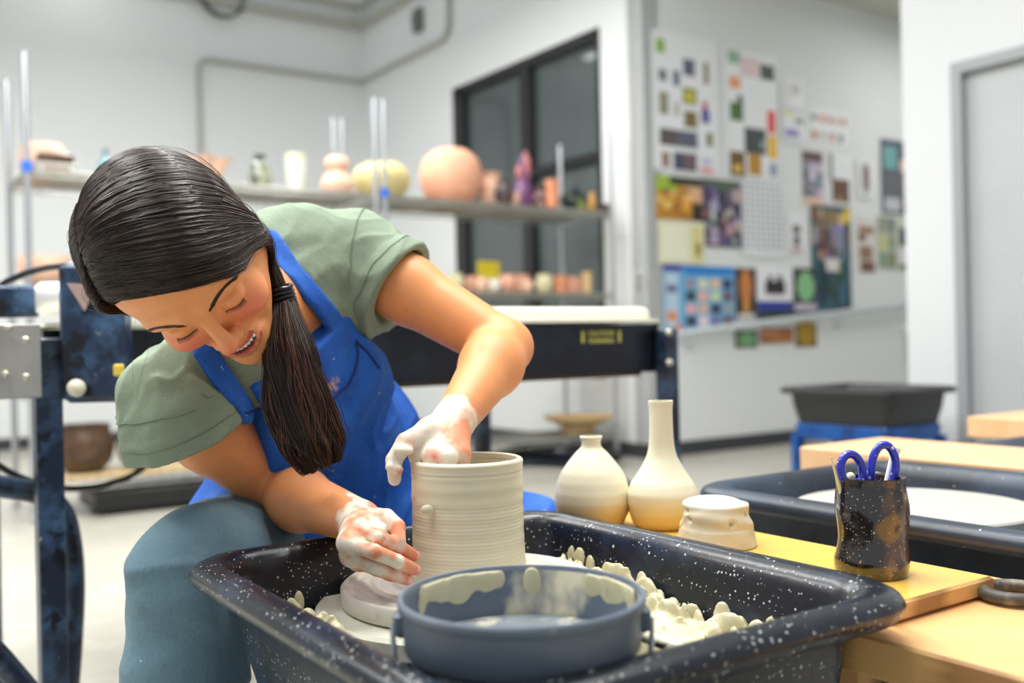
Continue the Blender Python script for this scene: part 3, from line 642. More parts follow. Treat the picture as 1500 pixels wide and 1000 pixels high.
# --- second shelf, right unit: row of bisque pots
z3 = SZ[2]; row = [(668, .22, .05, .13, T_cream, 'cream jar, leftmost of the row on the second shelf'), (692, .3, .055, .12, T_pink, 'pink bisque bowl second in the row on the second shelf'), (706, .12, .045, .10, T_peach, 'peach tumbler in front of the yellow card'),
       (724, .1, .045, .09, T_white, 'white tumbler below the yellow card'), (744, .14, .06, .125, T_pink, 'round pink pot just right of the yellow card'), (765, .3, .06, .14, T_pink, 'tall pink pot behind the round pink pot on the second shelf'), (772, .1, .045, .085, T_peach, 'low peach cup in the middle of the second shelf'),
       (797, .18, .062, .135, T_cream, 'round cream pot in the second-shelf row')]
for i, (px, off, r, h, m, lb) in enumerate(row):
    pot('bisque_pot', shelf_pt(px, z3, off), curve([(r*.6, 0), (r*.95, h*.3), (r, h*.65), (r*.8, h*.92), (r*.85, h)]), m, lb, 'pot', 'bisque pots on the second shelf')
for px, off, r, h, m, lb in ((822, .16, .055, .125, T_orange, 'terracotta cylinder, left of the pair at the right of the second shelf'), (842, .30, .055, .13, T_pink, 'pink bisque cylinder between the terracotta one and the tan one')):
    pot('bisque_cylinder', shelf_pt(px, z3, off), [(r, 0), (r, h*.5), (r*1.02, h)], m, lb, 'cylinder pot', 'bisque pots on the second shelf')
pot('bisque_cylinder', shelf_pt(860, z3, .12), [(.03, 0), (.033, .07), (.034, .155)], T_tan, 'tall slim tan cylinder at the right end of the second shelf', 'cylinder pot')
q = shelf_pt(716, z3, .36); b = MB(); b.box(q+np.array([0, 0, .17]), (.20, .004, .12), ROOM+.12); b.box(q+np.array([0, 0, .056]), (.12, .06, .112), ROOM)
o = b.build('yellow_card', mat('yellow_card', srgb(232, 214, 30), .6, noise=(20, srgb(244, 232, 90), .5, .7, (1, 1, 3)))); tag(o, 'bright yellow card standing behind the pots on the second shelf', 'sign'); recenter(o, q)
q = on_plane(895, 445, A0+V*.03, V)
# clutter on left unit second shelf
pot('wide_bowl', shelf_pt(66, z3+.0, .3), curve([(.05, 0), (.11, .05), (.13, .12), (.125, .17)]), T_peach, 'large peach bowl on the second shelf at far left, by the machine', 'bowl')
# third shelf items
z2 = SZ[1]; q = shelf_pt(615, z2, .2); b = MB(); b.box(q+np.array([0, 0, .03]), (.42, .2, .055), ROOM, bev=.008); o = b.build('clay_slab', T_pink); tag(o, 'flat pink clay block on the lower shelf behind the woman\'s back', 'clay block'); recenter(o, q)
pot('red_white_jar', shelf_pt(672, z2, .2), curve([(.04, 0), (.05, .04), (.045, .09)]), T_rose, 'small rose jar right of the pink clay block', 'jar')
pot('small_green_bottle', shelf_pt(917, SZ[1], .1), curve([(.02, 0), (.024, .05), (.01, .09), (.01, .12)]), clay('moss_glaze', (86, 104, 70)), 'small mossy green bottle at the right end of the lower shelf', 'bottle')
# bottom shelf
z1_ = SZ[0]; pot('wide_dish', shelf_pt(842, z1_, .2), curve([(.10, 0), (.12, .03), (.14, .06), (.235, .105), (.25, .125)]), T_tan, 'wide tan footed dish on the bottom shelf', 'dish', n=40)
q = shelf_pt(170, z1_, .25); b = MB(); b.box(q+np.array([0, 0, .012]), (.80, .34, .024), ROOM, bev=.004); o = b.build('wooden_board', mat('pale_ply', srgb(222, 196, 150), .5, wave=(6, srgb(204, 176, 130), 3, (1, 8, 1), .3, .8))); tag(o, 'pale wooden board lying on the bottom shelf at left', 'board'); recenter(o, q)
pot('brown_crock', q+U*(-.18)+np.array([0, 0, .026]), curve([(.08, 0), (.13, .05), (.15, .14), (.13, .23), (.14, .25)]), T_brown, 'dark brown crock on the bottom shelf under the machine table', 'crock')
pot('amber_jar', q+U*.10+np.array([0, 0, .026]), curve([(.06, 0), (.10, .05), (.11, .12), (.09, .2)]), clay('amber_glaze', (140, 104, 50), (90, 66, 34), .3), 'amber brown jar on the bottom shelf beside the brown crock', 'jar')
# ================================================================ SLAB ROLLER TABLE
M_navy = mat('navy_steel', srgb(30, 40, 56), .35, .2, noise=[(14, srgb(64, 90, 120), .46, .68), (22, srgb(14, 17, 24), .56, .64), (40, srgb(90, 104, 120), .66, .8)], splat=[(40, .12, srgb(200, 204, 200), 3)])
M_navy2 = mat('navy_plate', srgb(30, 46, 72), .35, .2, noise=[(11, srgb(70, 102, 138), .46, .66), (17, srgb(16, 19, 28), .52, .6), (60, srgb(110, 128, 144), .64, .72)], splat=[(26, .1, srgb(200, 200, 196), 8)])
M_canvas = mat('canvas_top', srgb(240, 238, 218), .8, bump=(300, .1, .001))
M_grey = mat('galvanised_plate', srgb(150, 150, 152), .4, .5, noise=(5, srgb(176, 172, 168), .4, .7))
M_bolt = mat('bolt_metal', srgb(190, 186, 172), .4, .6)
M_blk = mat('black_rubber_hose', srgb(26, 28, 34), .35)
L0 = at(67, 480, 1.8); L0[2] = 0; L1 = at(976, 480, 2.67); L1[2] = 0
TZ = .885
tb = empty('slab_roller_table', (L0+L1)/2, ROOM); tag(tb, 'long dark steel slab roller table with canvas top standing behind the woman', 'slab roller')
dU = N3(L1-L0)
def sbox(b, p, q, w, z0, z1, mi=0, back=True):
    """box running p->q, width w towards V"""
    r = [p, q, q+V*w, p+V*w]; b.loft([[(x[0], x[1], z0) for x in r], [(x[0], x[1], z1) for x in r]], True, True, mi)
for q in (L0, L1, L0+V*.85, L1+V*.85-dU*.05):
    b = MB(); b.box(q+np.array([0, 0, TZ/2-.01]), (.045, .045, TZ-.02), ROOM, bev=.004); b.box(q+np.array([0, 0, .01]), (.08, .08, .02), ROOM, bev=.004); b.build('leg', M_navy, tb)
b = MB(); sbox(b, L0+dU*.02+V*.03, L1+V*.03, .03, TZ-.135, TZ-.005); sbox(b, L0+V*.85, L1+V*.85-dU*.05, .03, TZ-.135, TZ-.005); sbox(b, L0+V*.03, L0+dU*.03+V*.03, .82, TZ-.12, TZ-.005); sbox(b, L1-dU*.03+V*.03, L1+V*.03, .82, TZ-.12, TZ-.005)
b.build('apron_frame', mat('black_steel', srgb(20, 24, 34), .35, .3, noise=(6, srgb(36, 48, 66), .45, .75)), tb, smooth=False)
b = MB(); sbox(b, L0+dU*.3+V*.05, L1+V*.05-dU*.05, .8, TZ-.145, TZ-.12); b.build('under_board', mat('under_board', srgb(96, 78, 40), .7), tb, smooth=False)
b = MB(); sbox(b, L0+dU*.0+V*.01, L1+V*.01-dU*.02, .86, TZ, TZ+.008); b.build('canvas_top', M_canvas, tb, smooth=False)
b = MB(); r_ = [L0+dU*.62+V*.02, L1-dU*.045+V*.02, L1-dU*.045+V*.70, L0+dU*.62+V*.70]; b.loft([[tuple(x+np.array([0, 0, TZ+.0085+z])+(x-(r_[0]+r_[2])/2)*k) for x in r_] for z, k in ((0, 0), (.012, .004), (.024, -.004), (.030, -.03))], True, True); o = b.build('white_slab', mat('white_plaster_slab', srgb(244, 242, 228), .7), angle=30); tag(o, 'long thick white slab lying on the slab roller table behind her arm', 'slab'); recenter(o, r_[0]+[0, 0, TZ])
# bolts on the right end
for dz in (.03, .11):
    b = MB(); b.sphere(L1-dU*.018+np.array([0, 0, TZ-dz])-V*.028, (.010, .010, .010), 12, 8); b.build('bolt', M_bolt, tb)
# warning label
def flat_text(txt, p, size, m, parent, yaw=ROOM, ext=.0004, name='lettering', sx=1.):
    cu = bpy.data.curves.new('t', 'FONT'); cu.body = txt; cu.size = size; cu.align_x = 'CENTER'; cu.align_y = 'CENTER'; cu.extrude = ext; cu.offset = size*.02
    o = bpy.data.objects.new('t', cu); COL.objects.link(o)
    bpy.context.view_layer.update(); dg = bpy.context.evaluated_depsgraph_get()
    me = bpy.data.meshes.new_from_object(o.evaluated_get(dg)); bpy.data.objects.remove(o)
    me.transform(Matrix.Translation(tuple(p)) @ Matrix.Rotation(yaw, 4, 'Z') @ Matrix.Rotation(PI/2, 4, 'X') @ Matrix.Diagonal((sx, 1, 1, 1)))
    me.materials.clear(); me.materials.append(m); me.name = name
    return link(name, me, parent, False)
M_yl = mat('yellow_lettering', srgb(206, 200, 90), .5)
lp = on_plane(880, 493, L0+V*.0295, V); 
lb = MB(); lb.box(lp-V*.0015+U*.0+np.array([0, 0, 0]), (.30*.45, .002, .040), ROOM); lbo = lb.build('label_plate', mat('black_label', srgb(20, 22, 26), .4), tb)
for s_ in (-1, 1):
    b = MB(); b.box(lp-V*.003+U*s_*.062, (.008, .001, .030), ROOM); b.build('label_bar', M_yl, tb)
flat_text('CAUTION', lp-V*.0028+np.array([0, 0, .008]), .0185, M_yl, tb, sx=1.05); flat_text('WARNING', lp-V*.0028-np.array([0, 0, .011]), .0155, M_yl, tb, sx=1.15)
def smooth_path(q, k=6):
    P3 = [np.array(x, float) for x in q]; P3 = [2*P3[0]-P3[1]]+P3+[2*P3[-1]-P3[-2]]; out = []
    for i in range(1, len(P3)-2):
        for t in np.linspace(0, 1, k, endpoint=False): out.append(.5*((2*P3[i])+(-P3[i-1]+P3[i+1])*t+(2*P3[i-1]-5*P3[i]+4*P3[i+1]-P3[i+2])*t*t+(-P3[i-1]+3*P3[i]-3*P3[i+1]+P3[i+2])*t**3))
    return out+[P3[-2]]
# curved tube feet: left and right
# left: horizontal rail coming in from frame edge, bending down behind the leg
q = [at(-120, 690, 1.75), at(0, 712, 1.86), at(55, 722, 1.92), at(84, 740, 1.95), at(100, 775, 1.96), at(108, 850, 1.96), at(104, 950, 1.95), at(96, 1060, 1.94)]; q.append(np.array([q[-1][0], q[-1][1], .02]))
b = MB(); b.tube(smooth_path(q), .021, 12); b.build('bent_tube', M_navy, tb)
q = [L0+dU*.9+V*.6+np.array([0, 0, .50]), L1-dU*.30+V*.45+np.array([0, 0, .50]), L1-dU*.10+V*.30+np.array([0, 0, .49]), L1-dU*.02+V*.20+np.array([0, 0, .44]), L1+dU*.02+V*.12+np.array([0, 0, .33]), L1+dU*.02+V*.10+np.array([0, 0, .02])]
b = MB(); b.tube(smooth_path(q), .021, 12); b.build('bent_tube', M_navy, tb)
q = [at(-60, 900, 1.6), at(0, 965, 1.62), at(60, 1035, 1.66)]; b = MB(); b.tube(q, .02, 12); b.build('brace', M_navy, tb)
# left end: side plate, drive housing, bolts, handwheel arc, canvas roll
p = at(-10, 530, 1.70); b = MB(); b.box(p, (.15, .006, .13), ROOM, bev=.002); ep = b.build('end_plate', M_grey, tb)
for px, py in ((8, 548), (38, 498), (38, 552), (12, 480)):
    b = MB(); b.sphere(at(px, py, 1.70), .007, 12, 8); b.build('bolt', M_bolt, tb)
hp = at(141, 486, 1.80)
b = MB(); b.box(hp, (.115, .05, .255), .05, bev=.012); hs = b.build('drive_housing', M_navy2, tb)
b = MB(); c = at(118, 432, 1.765); b.add([tuple(c+U*x*1.+np.array([0, 0, z])-V*(.012+.0)) for x, z in ((-.025, .02), (.03, .02), (.012, -.012), (.004, -.03))], [(0, 3, 2, 1)]); pt = b.build('bare_patch', mat('bare_primer', srgb(176, 150, 142), .6), tb, smooth=False)
b = MB(); b.sphere(at(112, 568, 1.755), (.016, .016, .016), 16, 10); b.build('knob', mat('ivory_knob', srgb(214, 208, 186), .35), tb)
b = MB(); b.box(at(174, 542, 1.745), (.018, .006, .022), 0, bev=.003); b.cyl(at(174, 542, 1.745)-np.array([0, .006, 0]), at(174, 542, 1.745)-np.array([0, .002, 0]), .003, 10, 1) if False else None; b.build('yellow_tab', mat('yellow_tab', srgb(226, 196, 70), .5), tb)
b = MB(); b.tube([at(x, y, 2.05) for x, y in ((-60, 470), (-20, 432), (10, 412), (40, 399), (70, 392), (105, 388), (140, 388))], .007, 8); b.build('handwheel_rim', M_blk, tb)
b = MB(); b.box(at(5, 442, 2.02), (.13, .05, .065), ROOM, bev=.006); b.build('roller_bracket', M_navy2, tb)
b = MB(); rp0 = at(52, 438, 1.98); rp1 = at(118, 436, 2.02); b.tube([rp0, rp0+(rp1-rp0)*.12, rp1], .03, 20, rs=[.026, .034, .034]); b.build('steel_roller', mat('roller_grey', srgb(206, 206, 206), .35, .3), tb)
# power cables
def cable(name, pts, r, label):
    b = MB(); P = [tuple(x) for x in pts]; out = []
    P3 = [np.array(x) for x in P]; P3 = [2*P3[0]-P3[1]]+P3+[2*P3[-1]-P3[-2]]
    for i in range(1, len(P3)-2):
        for t in np.linspace(0, 1, 6, endpoint=False):
            out.append(.5*((2*P3[i])+(-P3[i-1]+P3[i+1])*t+(2*P3[i-1]-5*P3[i]+4*P3[i+1]-P3[i+2])*t*t+(-P3[i-1]+3*P3[i]-3*P3[i+1]+P3[i+2])*t**3))
    out.append(P3[-2]); b.tube(out, r, 8); o = b.build(name, M_blk); tag(o, label, 'cable'); return recenter(o, out[0])
cable('power_cable', [at(-40, 650, 2.0), at(0, 683, 2.05), at(40, 703, 2.1), at(90, 715, 2.2), at(150, 711, 2.3), at(200, 692, 2.4), at(250, 650, 2.45)], .0075, 'black cable sagging under the left end of the slab roller table')
cable('floor_cable', [at(730, 668, 6.6), at(770, 655, 6.9), at(820, 662, 6.7), at(870, 655, 6.8), at(905, 668, 6.5), at(860, 672, 6.45), at(790, 672, 6.5), at(745, 664, 6.7)], .035, 'tangle of black cable lying under the shelves behind the bottles')
# ================================================================ POTTERY WHEELS
M_tub = mat('black_tub_plastic', srgb(21, 26, 35), .28, spec=.5, noise=[(9, srgb(48, 62, 82), .5, .74), (3.3, srgb(20, 23, 29), .5, .7)],
            splat=[(110, .2, srgb(200, 200, 190), 1), (240, .3, srgb(200, 204, 200), 5), (45, .08, srgb(206, 204, 196), 9)], bump=[(26, .15, .004), (160, .12, .001)])
M_tub2 = mat('dusty_tub_plastic', srgb(38, 46, 58), .4, noise=[(4, srgb(62, 78, 96), .42, .7), (11, srgb(24, 28, 34), .52, .7)], splat=[(90, .14, srgb(176, 180, 180), 2)], bump=(30, .15, .003))
M_blue = mat('blue_frame_paint', srgb(16, 78, 150), .35, .2, noise=(8, srgb(10, 40, 84), .5, .7))
M_disc = mat('wheel_metal', srgb(172, 173, 168), .5, .1, noise=[(6, srgb(186, 184, 174), .4, .7)])
def rrect(hx, hy, r, n=7):
    out = []; r = max(min(r, hx-.001, hy-.001), .004)
    for cx, cy, a0 in ((hx-r, hy-r, 0), (-hx+r, hy-r, PI/2), (-hx+r, -hy+r, PI), (hx-r, -hy+r, 1.5*PI)):
        for i in range(n): a = a0+PI/2*i/(n-1); out.append((cx+r*math.cos(a), cy+r*math.sin(a)))
    return out
def wheel(u, v, zr, label, hu=.267, hv=.317, m=M_tub, disc_r=.178, disc_v=.15, disc_z=-.052, legs=True, extra_disc=True, cr=.075):
    root = empty('pottery_wheel', uv(u, v, 0), ROOM); tag(root, label, 'pottery wheel', 'pottery wheels in the studio')
    prof = [(.070, -.158), (.050, -.080), (.042, -.022), (.034, -.014), (.020, -.018), (.008, -.020), (.001, -.013), (-.001, -.004), (.003, .003), (.012, .008), (.024, .009), (.033, .005), (.040, -.004), (.046, -.020), (.056, -.090), (.074, -.136), (.095, -.142)]
    rings = []
    for ins, z in prof:
        # room for the user: straight sides, rounded corners
        rings.append([tuple(uv(u+x, v+y, zr+z)) for x, y in rrect(hu-ins, hv-ins, cr-ins*.5)])
    b = MB(); b.loft(rings, True, True); b.build('splash_pan', m, root, angle=50)
    dc = uv(u+.01, v+disc_v, zr+disc_z)
    if extra_disc:
        b = MB(); b.lathe([(disc_r-.003, -.022), (disc_r, -.019), (disc_r, -.003), (disc_r-.003, 0)], c=dc, n=72); b.build('wheel_head', M_disc, root, angle=30)
        b = MB(); b.lathe([(.03, -.10), (.03, -.022)], c=dc, n=20); b.build('shaft', M_disc, root)
    # blue steel frame and legs
    b = MB(); zt = zr-.16
    rings = [[tuple(uv(u+x, v+y, z)) for x, y in rrect(hu-i, hv-i, .05)] for i, z in ((.085, zt-.075), (.065, zt-.07), (.055, zt-.01), (.06, zt))]
    b.loft(rings, True, True); b.build('frame', M_blue, root)
    for sx in (-1, 1):
        for sy in (-1, 1):
            b = MB(); p = uv(u+sx*(hu-.075), v+sy*(hv-.075), 0); b.box(p+np.array([0, 0, (zt-.05)/2]), (.045, .045, zt-.05), ROOM, bev=.005); b.box(p+np.array([0, 0, .012]), (.07, .07, .024), ROOM, bev=.005); b.build('leg', M_blue, root)
    b = MB(); pbox(b, u-.12, u+.12, v-.16, v+.10, zt-.26, zt-.076); b.build('motor_box', M_black, root, smooth=False)
    return root
ZR = .59
W1 = wheel(.593, .862, ZR, 'speckled black pottery wheel in the foreground that the woman is throwing on', extra_disc=False)
WC = np.array([-.0575, 1.19, 0.])
WM = lambda z: WC+np.array([0, 0, z])
b = MB(); b.lathe([(.179, -.024), (.183, -.021), (.183, -.004), (.179, 0)], c=WM(.534), n=96); b.build('wheel_head', mat('clay_smeared_wheel', srgb(206, 206, 190), .4, noise=[(9, srgb(232, 230, 216), .45, .65), (5, srgb(170, 172, 166), .55, .7)]), W1, angle=30)
b = MB(); b.lathe([(.03, -.07), (.03, -.024)], c=WM(.534), n=20); b.build('shaft', M_disc, W1)
# bat with spiral throwing grooves of slip
def spiral(prof_r, z, amp, n=130, seg=128, c=(0, 0, 0), pitch=.013, ph=0.):
    vs = []; fs = []
    for i in range(n+1):
        r = prof_r*i/n
        for j in range(seg):
            t = 2*PI*j/seg; g = math.sin(2*PI*(r/pitch)+t+ph)*(.6+.4*math.sin(3.1*r/pitch+ph)); a = amp*min(1, (prof_r-r)/.006)*min(1, r/.01)
            vs.append((c[0]+r*math.cos(t), c[1]+r*math.sin(t), c[2]+z+a*g))
    for i in range(n):
        for j in range(seg):
            k = (j+1) % seg
            if i == 0: fs.append((j, seg+j, seg+k)) if False else fs.append((i*seg+j, (i+1)*seg+j, (i+1)*seg+k, i*seg+k))
            else: fs.append((i*seg+j, (i+1)*seg+j, (i+1)*seg+k, i*seg+k))
    return vs, fs
M_bat = mat('slip_covered_bat', srgb(206, 200, 192), .38, noise=[(8, srgb(224, 216, 196), .45, .65), (30, srgb(184, 174, 174), .55, .75, (1, 1, 1))])
b = MB(); vs, fs = spiral(.150, .557, .0016, c=WC); b.add(vs, fs); b.lathe([(.150, .5355), (.153, .5375), (.153, .554), (.150, .557)], c=WC, n=128, cap1=False)
o = b.build('throwing_bat', M_bat, angle=60); tag(o, 'round bat covered in spiral slip grooves under the pot being thrown', 'bat'); recenter(o, WM(.5355))
# the pot
M_wet = mat('wet_clay', srgb(222, 213, 184), .33, spec=.5, noise=[(3, srgb(228, 220, 194), .4, .7), (2.2, srgb(212, 202, 170), .5, .75, (1, 1, 10))], bump=[(60, .06, .0006, (.3, .3, 9)), (20, .06, .001, (.3, .3, 14))])
rg = random.Random(5); PR = .0672; zb, zt_ = .5575, .7005
outer = []; nz_ = 120
for i in range(nz_+1):
    t = i/nz_; z = zb+(zt_-zb)*t
    r = PR+.0014*(1-t)**3*1.5 - .0008*math.sin(PI*t) + .0009*max(0, (t-.93)/.07)
    # throwing rings, denser in the lower half
    r += .00016*math.sin(t*2*PI*34)*(1 if t < .66 else .25) + .0002*math.sin(t*2*PI*9+1)
    if abs(t-.90) < .012: r -= .0006
    if t > .975: r -= .0022*((t-.975)/.025)**2
    outer.append((r, z))
inner = [(r-.0065+.0004*math.sin(z*900), z) for r, z in reversed(outer) if z > zb+.01][1:]
prof = outer+[(outer[-1][0]-.0028, zt_+.0012)]+[(inner[0][0]+.0006, zt_)]+inner
b = MB(); b.lathe(prof, c=WC, n=144); pot1 = b.build('thrown_pot', M_wet, angle=60); tag(pot1, 'wet cream clay cylinder being thrown on the wheel between her hands', 'pot'); recenter(pot1, WM(zb))
q = at(626, 746, 1.131); b = MB(); b.sphere(q, (.0075, .004, .0055), 14, 9); b.sphere(q-np.array([.003, -.001, .001]), (.005, .004, .004), 12, 8)
k = b.build('clay_blob', M_wet); k.parent = pot1; k.data.transform(Matrix.Translation(-Vector(pot1.location)))
# ---------------------------------------------------------------- clay sludge inside the pan (implicit mound with splashed petals)
M_sludge = mat('clay_sludge', srgb(196, 188, 152), .38, noise=[(18, srgb(210, 203, 172), .4, .7), (34, srgb(110, 128, 140), .60, .68)], bump=(90, .3, .002))
rs = random.Random(11); prims = []
for i in range(46):
    t = i/45; v_ = 1.03-.40*t; u_ = .775+.012*math.sin(t*9)-.02*t; h = .525-.025*t
    c = uv(u_+rs.uniform(-.012, .012), v_, h-.03)
    prims.append(el(c, (.022, .018, .04+rs.uniform(0, .012)), k=.012))
for i in range(150):
    t = rs.random(); v_ = 1.05-.42*t; off = rs.uniform(-.032, .028); u_ = .788+off-.018*t; zt0 = .545-.03*t+.35*off+rs.uniform(-.006, .012)
    c = uv(u_, v_, zt0-.012); a = rs.uniform(-.5, .5)
    w = rs.uniform(.008, .0135); hh = rs.uniform(.014, .022)
    R = np.array([N3(V*math.cos(a)+U*math.sin(a)), N3(U*math.cos(a)-V*math.sin(a)), [0, 0, 1]]); prims.append(el(c, (w, w*.38, hh), R, k=.005))
lo = np.min([p.c-p.rad for p in prims], 0)-.01; hi = np.max([p.c+p.rad for p in prims], 0)+.01
Vn, Qn = nets(Field(prims), lo, hi, .0022); o = mesh_np('clay_sludge', Vn, Qn, M_sludge); tag(o, 'long ridge of splashed cream clay sludge along the right side of the splash pan', 'clay'); recenter(o, uv(.78, .9, .45)); prims = []
for i in range(12):     # ring of sludge at the left of the wheel
    t = i/11; a = math.radians(195+38*t); rr = .204+rs.uniform(-.004, .004); c = WC+np.array([rr*math.cos(a), rr*math.sin(a), .505+rs.uniform(-.004, .012)]); prims.append(el(c, (.013, .013, .035), k=.010))
for i in range(18):
    t = rs.random(); a = math.radians(190+46*t); rr = .206+rs.uniform(-.006, .008); c = WC+np.array([rr*math.cos(a), rr*math.sin(a), .532+rs.uniform(-.008, .012)]); prims.append(el(c, (rs.uniform(.005, .009), .004, rs.uniform(.010, .02)), k=.004))
lo = np.min([p.c-p.rad for p in prims], 0)-.01; hi = np.max([p.c+p.rad for p in prims], 0)+.01
Vn, Qn = nets(Field(prims), lo, hi, .0022); o = mesh_np('clay_sludge', Vn, Qn, M_sludge); tag(o, 'small clump of dried clay sludge left of the wheel inside the splash pan', 'clay'); recenter(o, WM(.48)-[.24, 0, 0])
# pale slip pooled on the pan floor
b = MB(); n = 60; ring = []; 
cc_ = uv(.70, .76, ZR-.1415+.0)
for j in range(n):
    t = 2*PI*j/n; r = 1+.12*math.sin(3*t)+.06*math.sin(7*t+1); ring.append(cc_+U*(.085*r*math.cos(t))+V*(.14*r*math.sin(t)))
b.loft([[tuple(p) for p in ring], [tuple(cc_+(p-cc_)*.96+np.array([0, 0, .006])) for p in ring]], True, True); o = b.build('slip_puddle', M_sludge); tag(o, 'puddle of pale slip on the floor of the splash pan at right', 'puddle'); recenter(o, cc_)
# slip-crusted bar (inner pan rib)
q0 = at(880, 905, .93); q1 = at(945, 932, .90); q2 = at(1030, 962, .875)
M_rib = mat('crusted_rib', srgb(30, 36, 44), .35, noise=(26, srgb(224, 218, 196), .48, .54, (1, 1, 1)))
b = MB(); b.tube([q0, q1, q2], .006, 10); o = b.build('pan_rib', M_rib); o.parent = W1; o.data.transform(world_of(W1).inverted())
b = MB(); b.tube([q0+np.array([0, .008, .004]), q1+np.array([0, .008, .004]), q2+np.array([0, .008, .004])], .007, 10, flat=.7); o = b.build('slip_crust', M_sludge); o.parent = W1; o.data.transform(world_of(W1).inverted())
# ================================================================ BUCKET
BC = at(764, 874, .81); BC[2] = 0; bz = .634; bk = empty('bucket', (BC[0], BC[1], bz-.19)); tag(bk, 'grey plastic bucket of slip water standing in the splash pan in the foreground', 'bucket')
M_bk = mat('grey_bucket', srgb(92, 104, 118), .38, noise=[(4, srgb(98, 108, 122), .4, .7)], splat=[(24, .13, srgb(170, 170, 164), 4), (70, .16, srgb(150, 150, 146), 6)], bump=(40, .1, .002))
sm = mat('bucket_inner_smear', srgb(96, 108, 124), .35, noise=[(6, srgb(226, 218, 190), .52, .6, (1, 1, .6)), (26, srgb(170, 172, 164), .58, .66, (1, 1, .3))])
R0 = .1015
out = [(.083, -.19), (.086, -.188), (.0905, -.045), (.0945, -.043), (.0965, -.040), (.0972, -.009), (.1005, -.007), (R0, -.004), (R0, -.001), (R0-.0015, .0008), (R0-.004, .0006), (.0960, -.003)]
b = MB(); b.lathe(out, c=BC+np.array([0, 0, bz]), n=96, cap1=False); b.lathe([(.0960, -.003), (.0925, -.03), (.082, -.186), (.002, -.186)], c=BC+np.array([0, 0, bz]), n=96, cap0=False, mi=1)
b.build('bucket_body', [M_bk, sm], bk, angle=35)
M_slip = mat('slip_water', srgb(112, 122, 130), .12, spec=.6, noise=[(13, srgb(222, 214, 188), .53, .60), (5, srgb(150, 158, 162), .45, .7)], bump=(16, .1, .002))
b = MB(); b.lathe([(.0905, -.042), (.002, -.0415)], c=BC+np.array([0, 0, bz]), n=72, cap0=False); b.build('slip_water', M_slip, bk, angle=60)
# clay smears clinging to the inside of the rim
rq = random.Random(4)
for nm, a0, a1, n_, l0 in (('left', 1.75, 2.75, 16, .020), ('right', .1, .9, 12, .016), ('back', 1.42, 1.5, 3, .022)):
    pr = []
    for i in range(n_):
        aa = a0+(a1-a0)*(i+.5)/n_; l = l0*rq.uniform(.35, 1.); zz = bz-.004-l*.8; rr = .0955-.10*(l*.8); c = BC+np.array([rr*math.cos(aa), rr*math.sin(aa), zz]); rad_ = N3([math.cos(aa), math.sin(aa), .1]); tg = N3([-math.sin(aa), math.cos(aa), 0])
        pr.append(el(c, (.0018, .0062, l), np.array([rad_, tg, np.cross(rad_, tg)]), k=.003))
    lo, hi = np.min([p.c-p.rad for p in pr], 0)-.005, np.max([p.c+p.rad for p in pr], 0)+.005
    v_, q_ = nets(Field(pr), lo, hi, .0013); mesh_np('clay_smear', v_, q_, M_sludge, bk)
b = MB(); b.box(BC+np.array([.008, -.0945, bz-.055]), (.022, .006, .012), 0, bev=.002); b.build('clay_patch', M_sludge, bk)
for s_ in (-1, 1):
    b = MB(); b.box(BC+np.array([s_*.0985, 0, bz-.022]), (.012, .022, .022), 0, bev=.004); b.build('handle_ear', M_bk, bk)
b = MB(); pts = []
for i in range(41):
    a = PI*i/40; d_ = .112*math.sin(a); tl = math.radians(78); pts.append(BC+np.array([-.106*math.cos(a), -d_*math.cos(tl)*1.2, bz-.022-d_*math.sin(tl)*1.25]))
b.tube(pts, .0022, 8); b.build('wire_handle', mat('handle_wire', srgb(196, 204, 212), .25, .6), bk)
# ================================================================ BOARDS, BOTTLES
M_yb = mat('yellow_varnished_board', srgb(236, 190, 84), .3, coat=.3, noise=[(3, srgb(230, 178, 72), .4, .7, (1, 5, 1)), (2.6, srgb(240, 226, 196), .62, .68), (5, srgb(240, 176, 30), .66, .72)])
M_edge = mat('ply_edge', srgb(206, 164, 104), .6, wave=(30, srgb(150, 110, 64), 1, (.1, .1, 3), .3, .8))
M_ob = mat('orange_ply', srgb(236, 182, 124), .45, noise=[(2, srgb(228, 170, 110), .4, .7, (1, 6, 1)), (14, srgb(206, 146, 96), .66, .74, (1, 8, 1))])
M_tan = mat('tan_beech_board', srgb(232, 188, 142), .45, noise=[(3, srgb(224, 176, 128), .4, .7, (1, 6, 1))], splat=[(8, .06, srgb(150, 100, 60), 2)])
ZB = .570
def board(name, u0, u1, v0, v1, z0, z1, m, label, me_=None):
    b = MB(); e = .003
    def ring(i, z): return [tuple(uv(u, v, z)) for u, v in ((u0+i, v0+i), (u1-i, v0+i), (u1-i, v1-i), (u0+i, v1-i))]
    b.loft([ring(e, z0), ring(0, z0+e), ring(0, z1-e), ring(e, z1)], True, False, 1); b.add(ring(e, z1), [(0, 1, 2, 3)], 0)
    o = b.build(name, [m, me_ or M_edge], smooth=False); tag(o, label, 'board'); return recenter(o, uv(u0, v0, z0))
board('yellow_board', .868, 1.052, .600, 1.185, ZB-.020, ZB, M_yb, 'yellow varnished board beside the wheel carrying bottles, clay lump and tool cup')
board('plywood_board', .820, 1.137, .02, .86, ZB-.062, ZB-.022, M_ob, 'thick orange plywood board at the lower right corner under the yellow board')
trs = empty('board_trestle', uv(.97, .44, 0), ROOM); tag(trs, 'wooden legs carrying the plywood board at lower right', 'trestle')
for sx, sy in ((.85, .06), (1.10, .06), (.85, .82), (1.10, .82)):
    b = MB(); b.box(uv(sx, sy, (ZB-.062)/2), (.05, .05, ZB-.063), ROOM, bev=.003); b.build('leg', M_edge, trs)
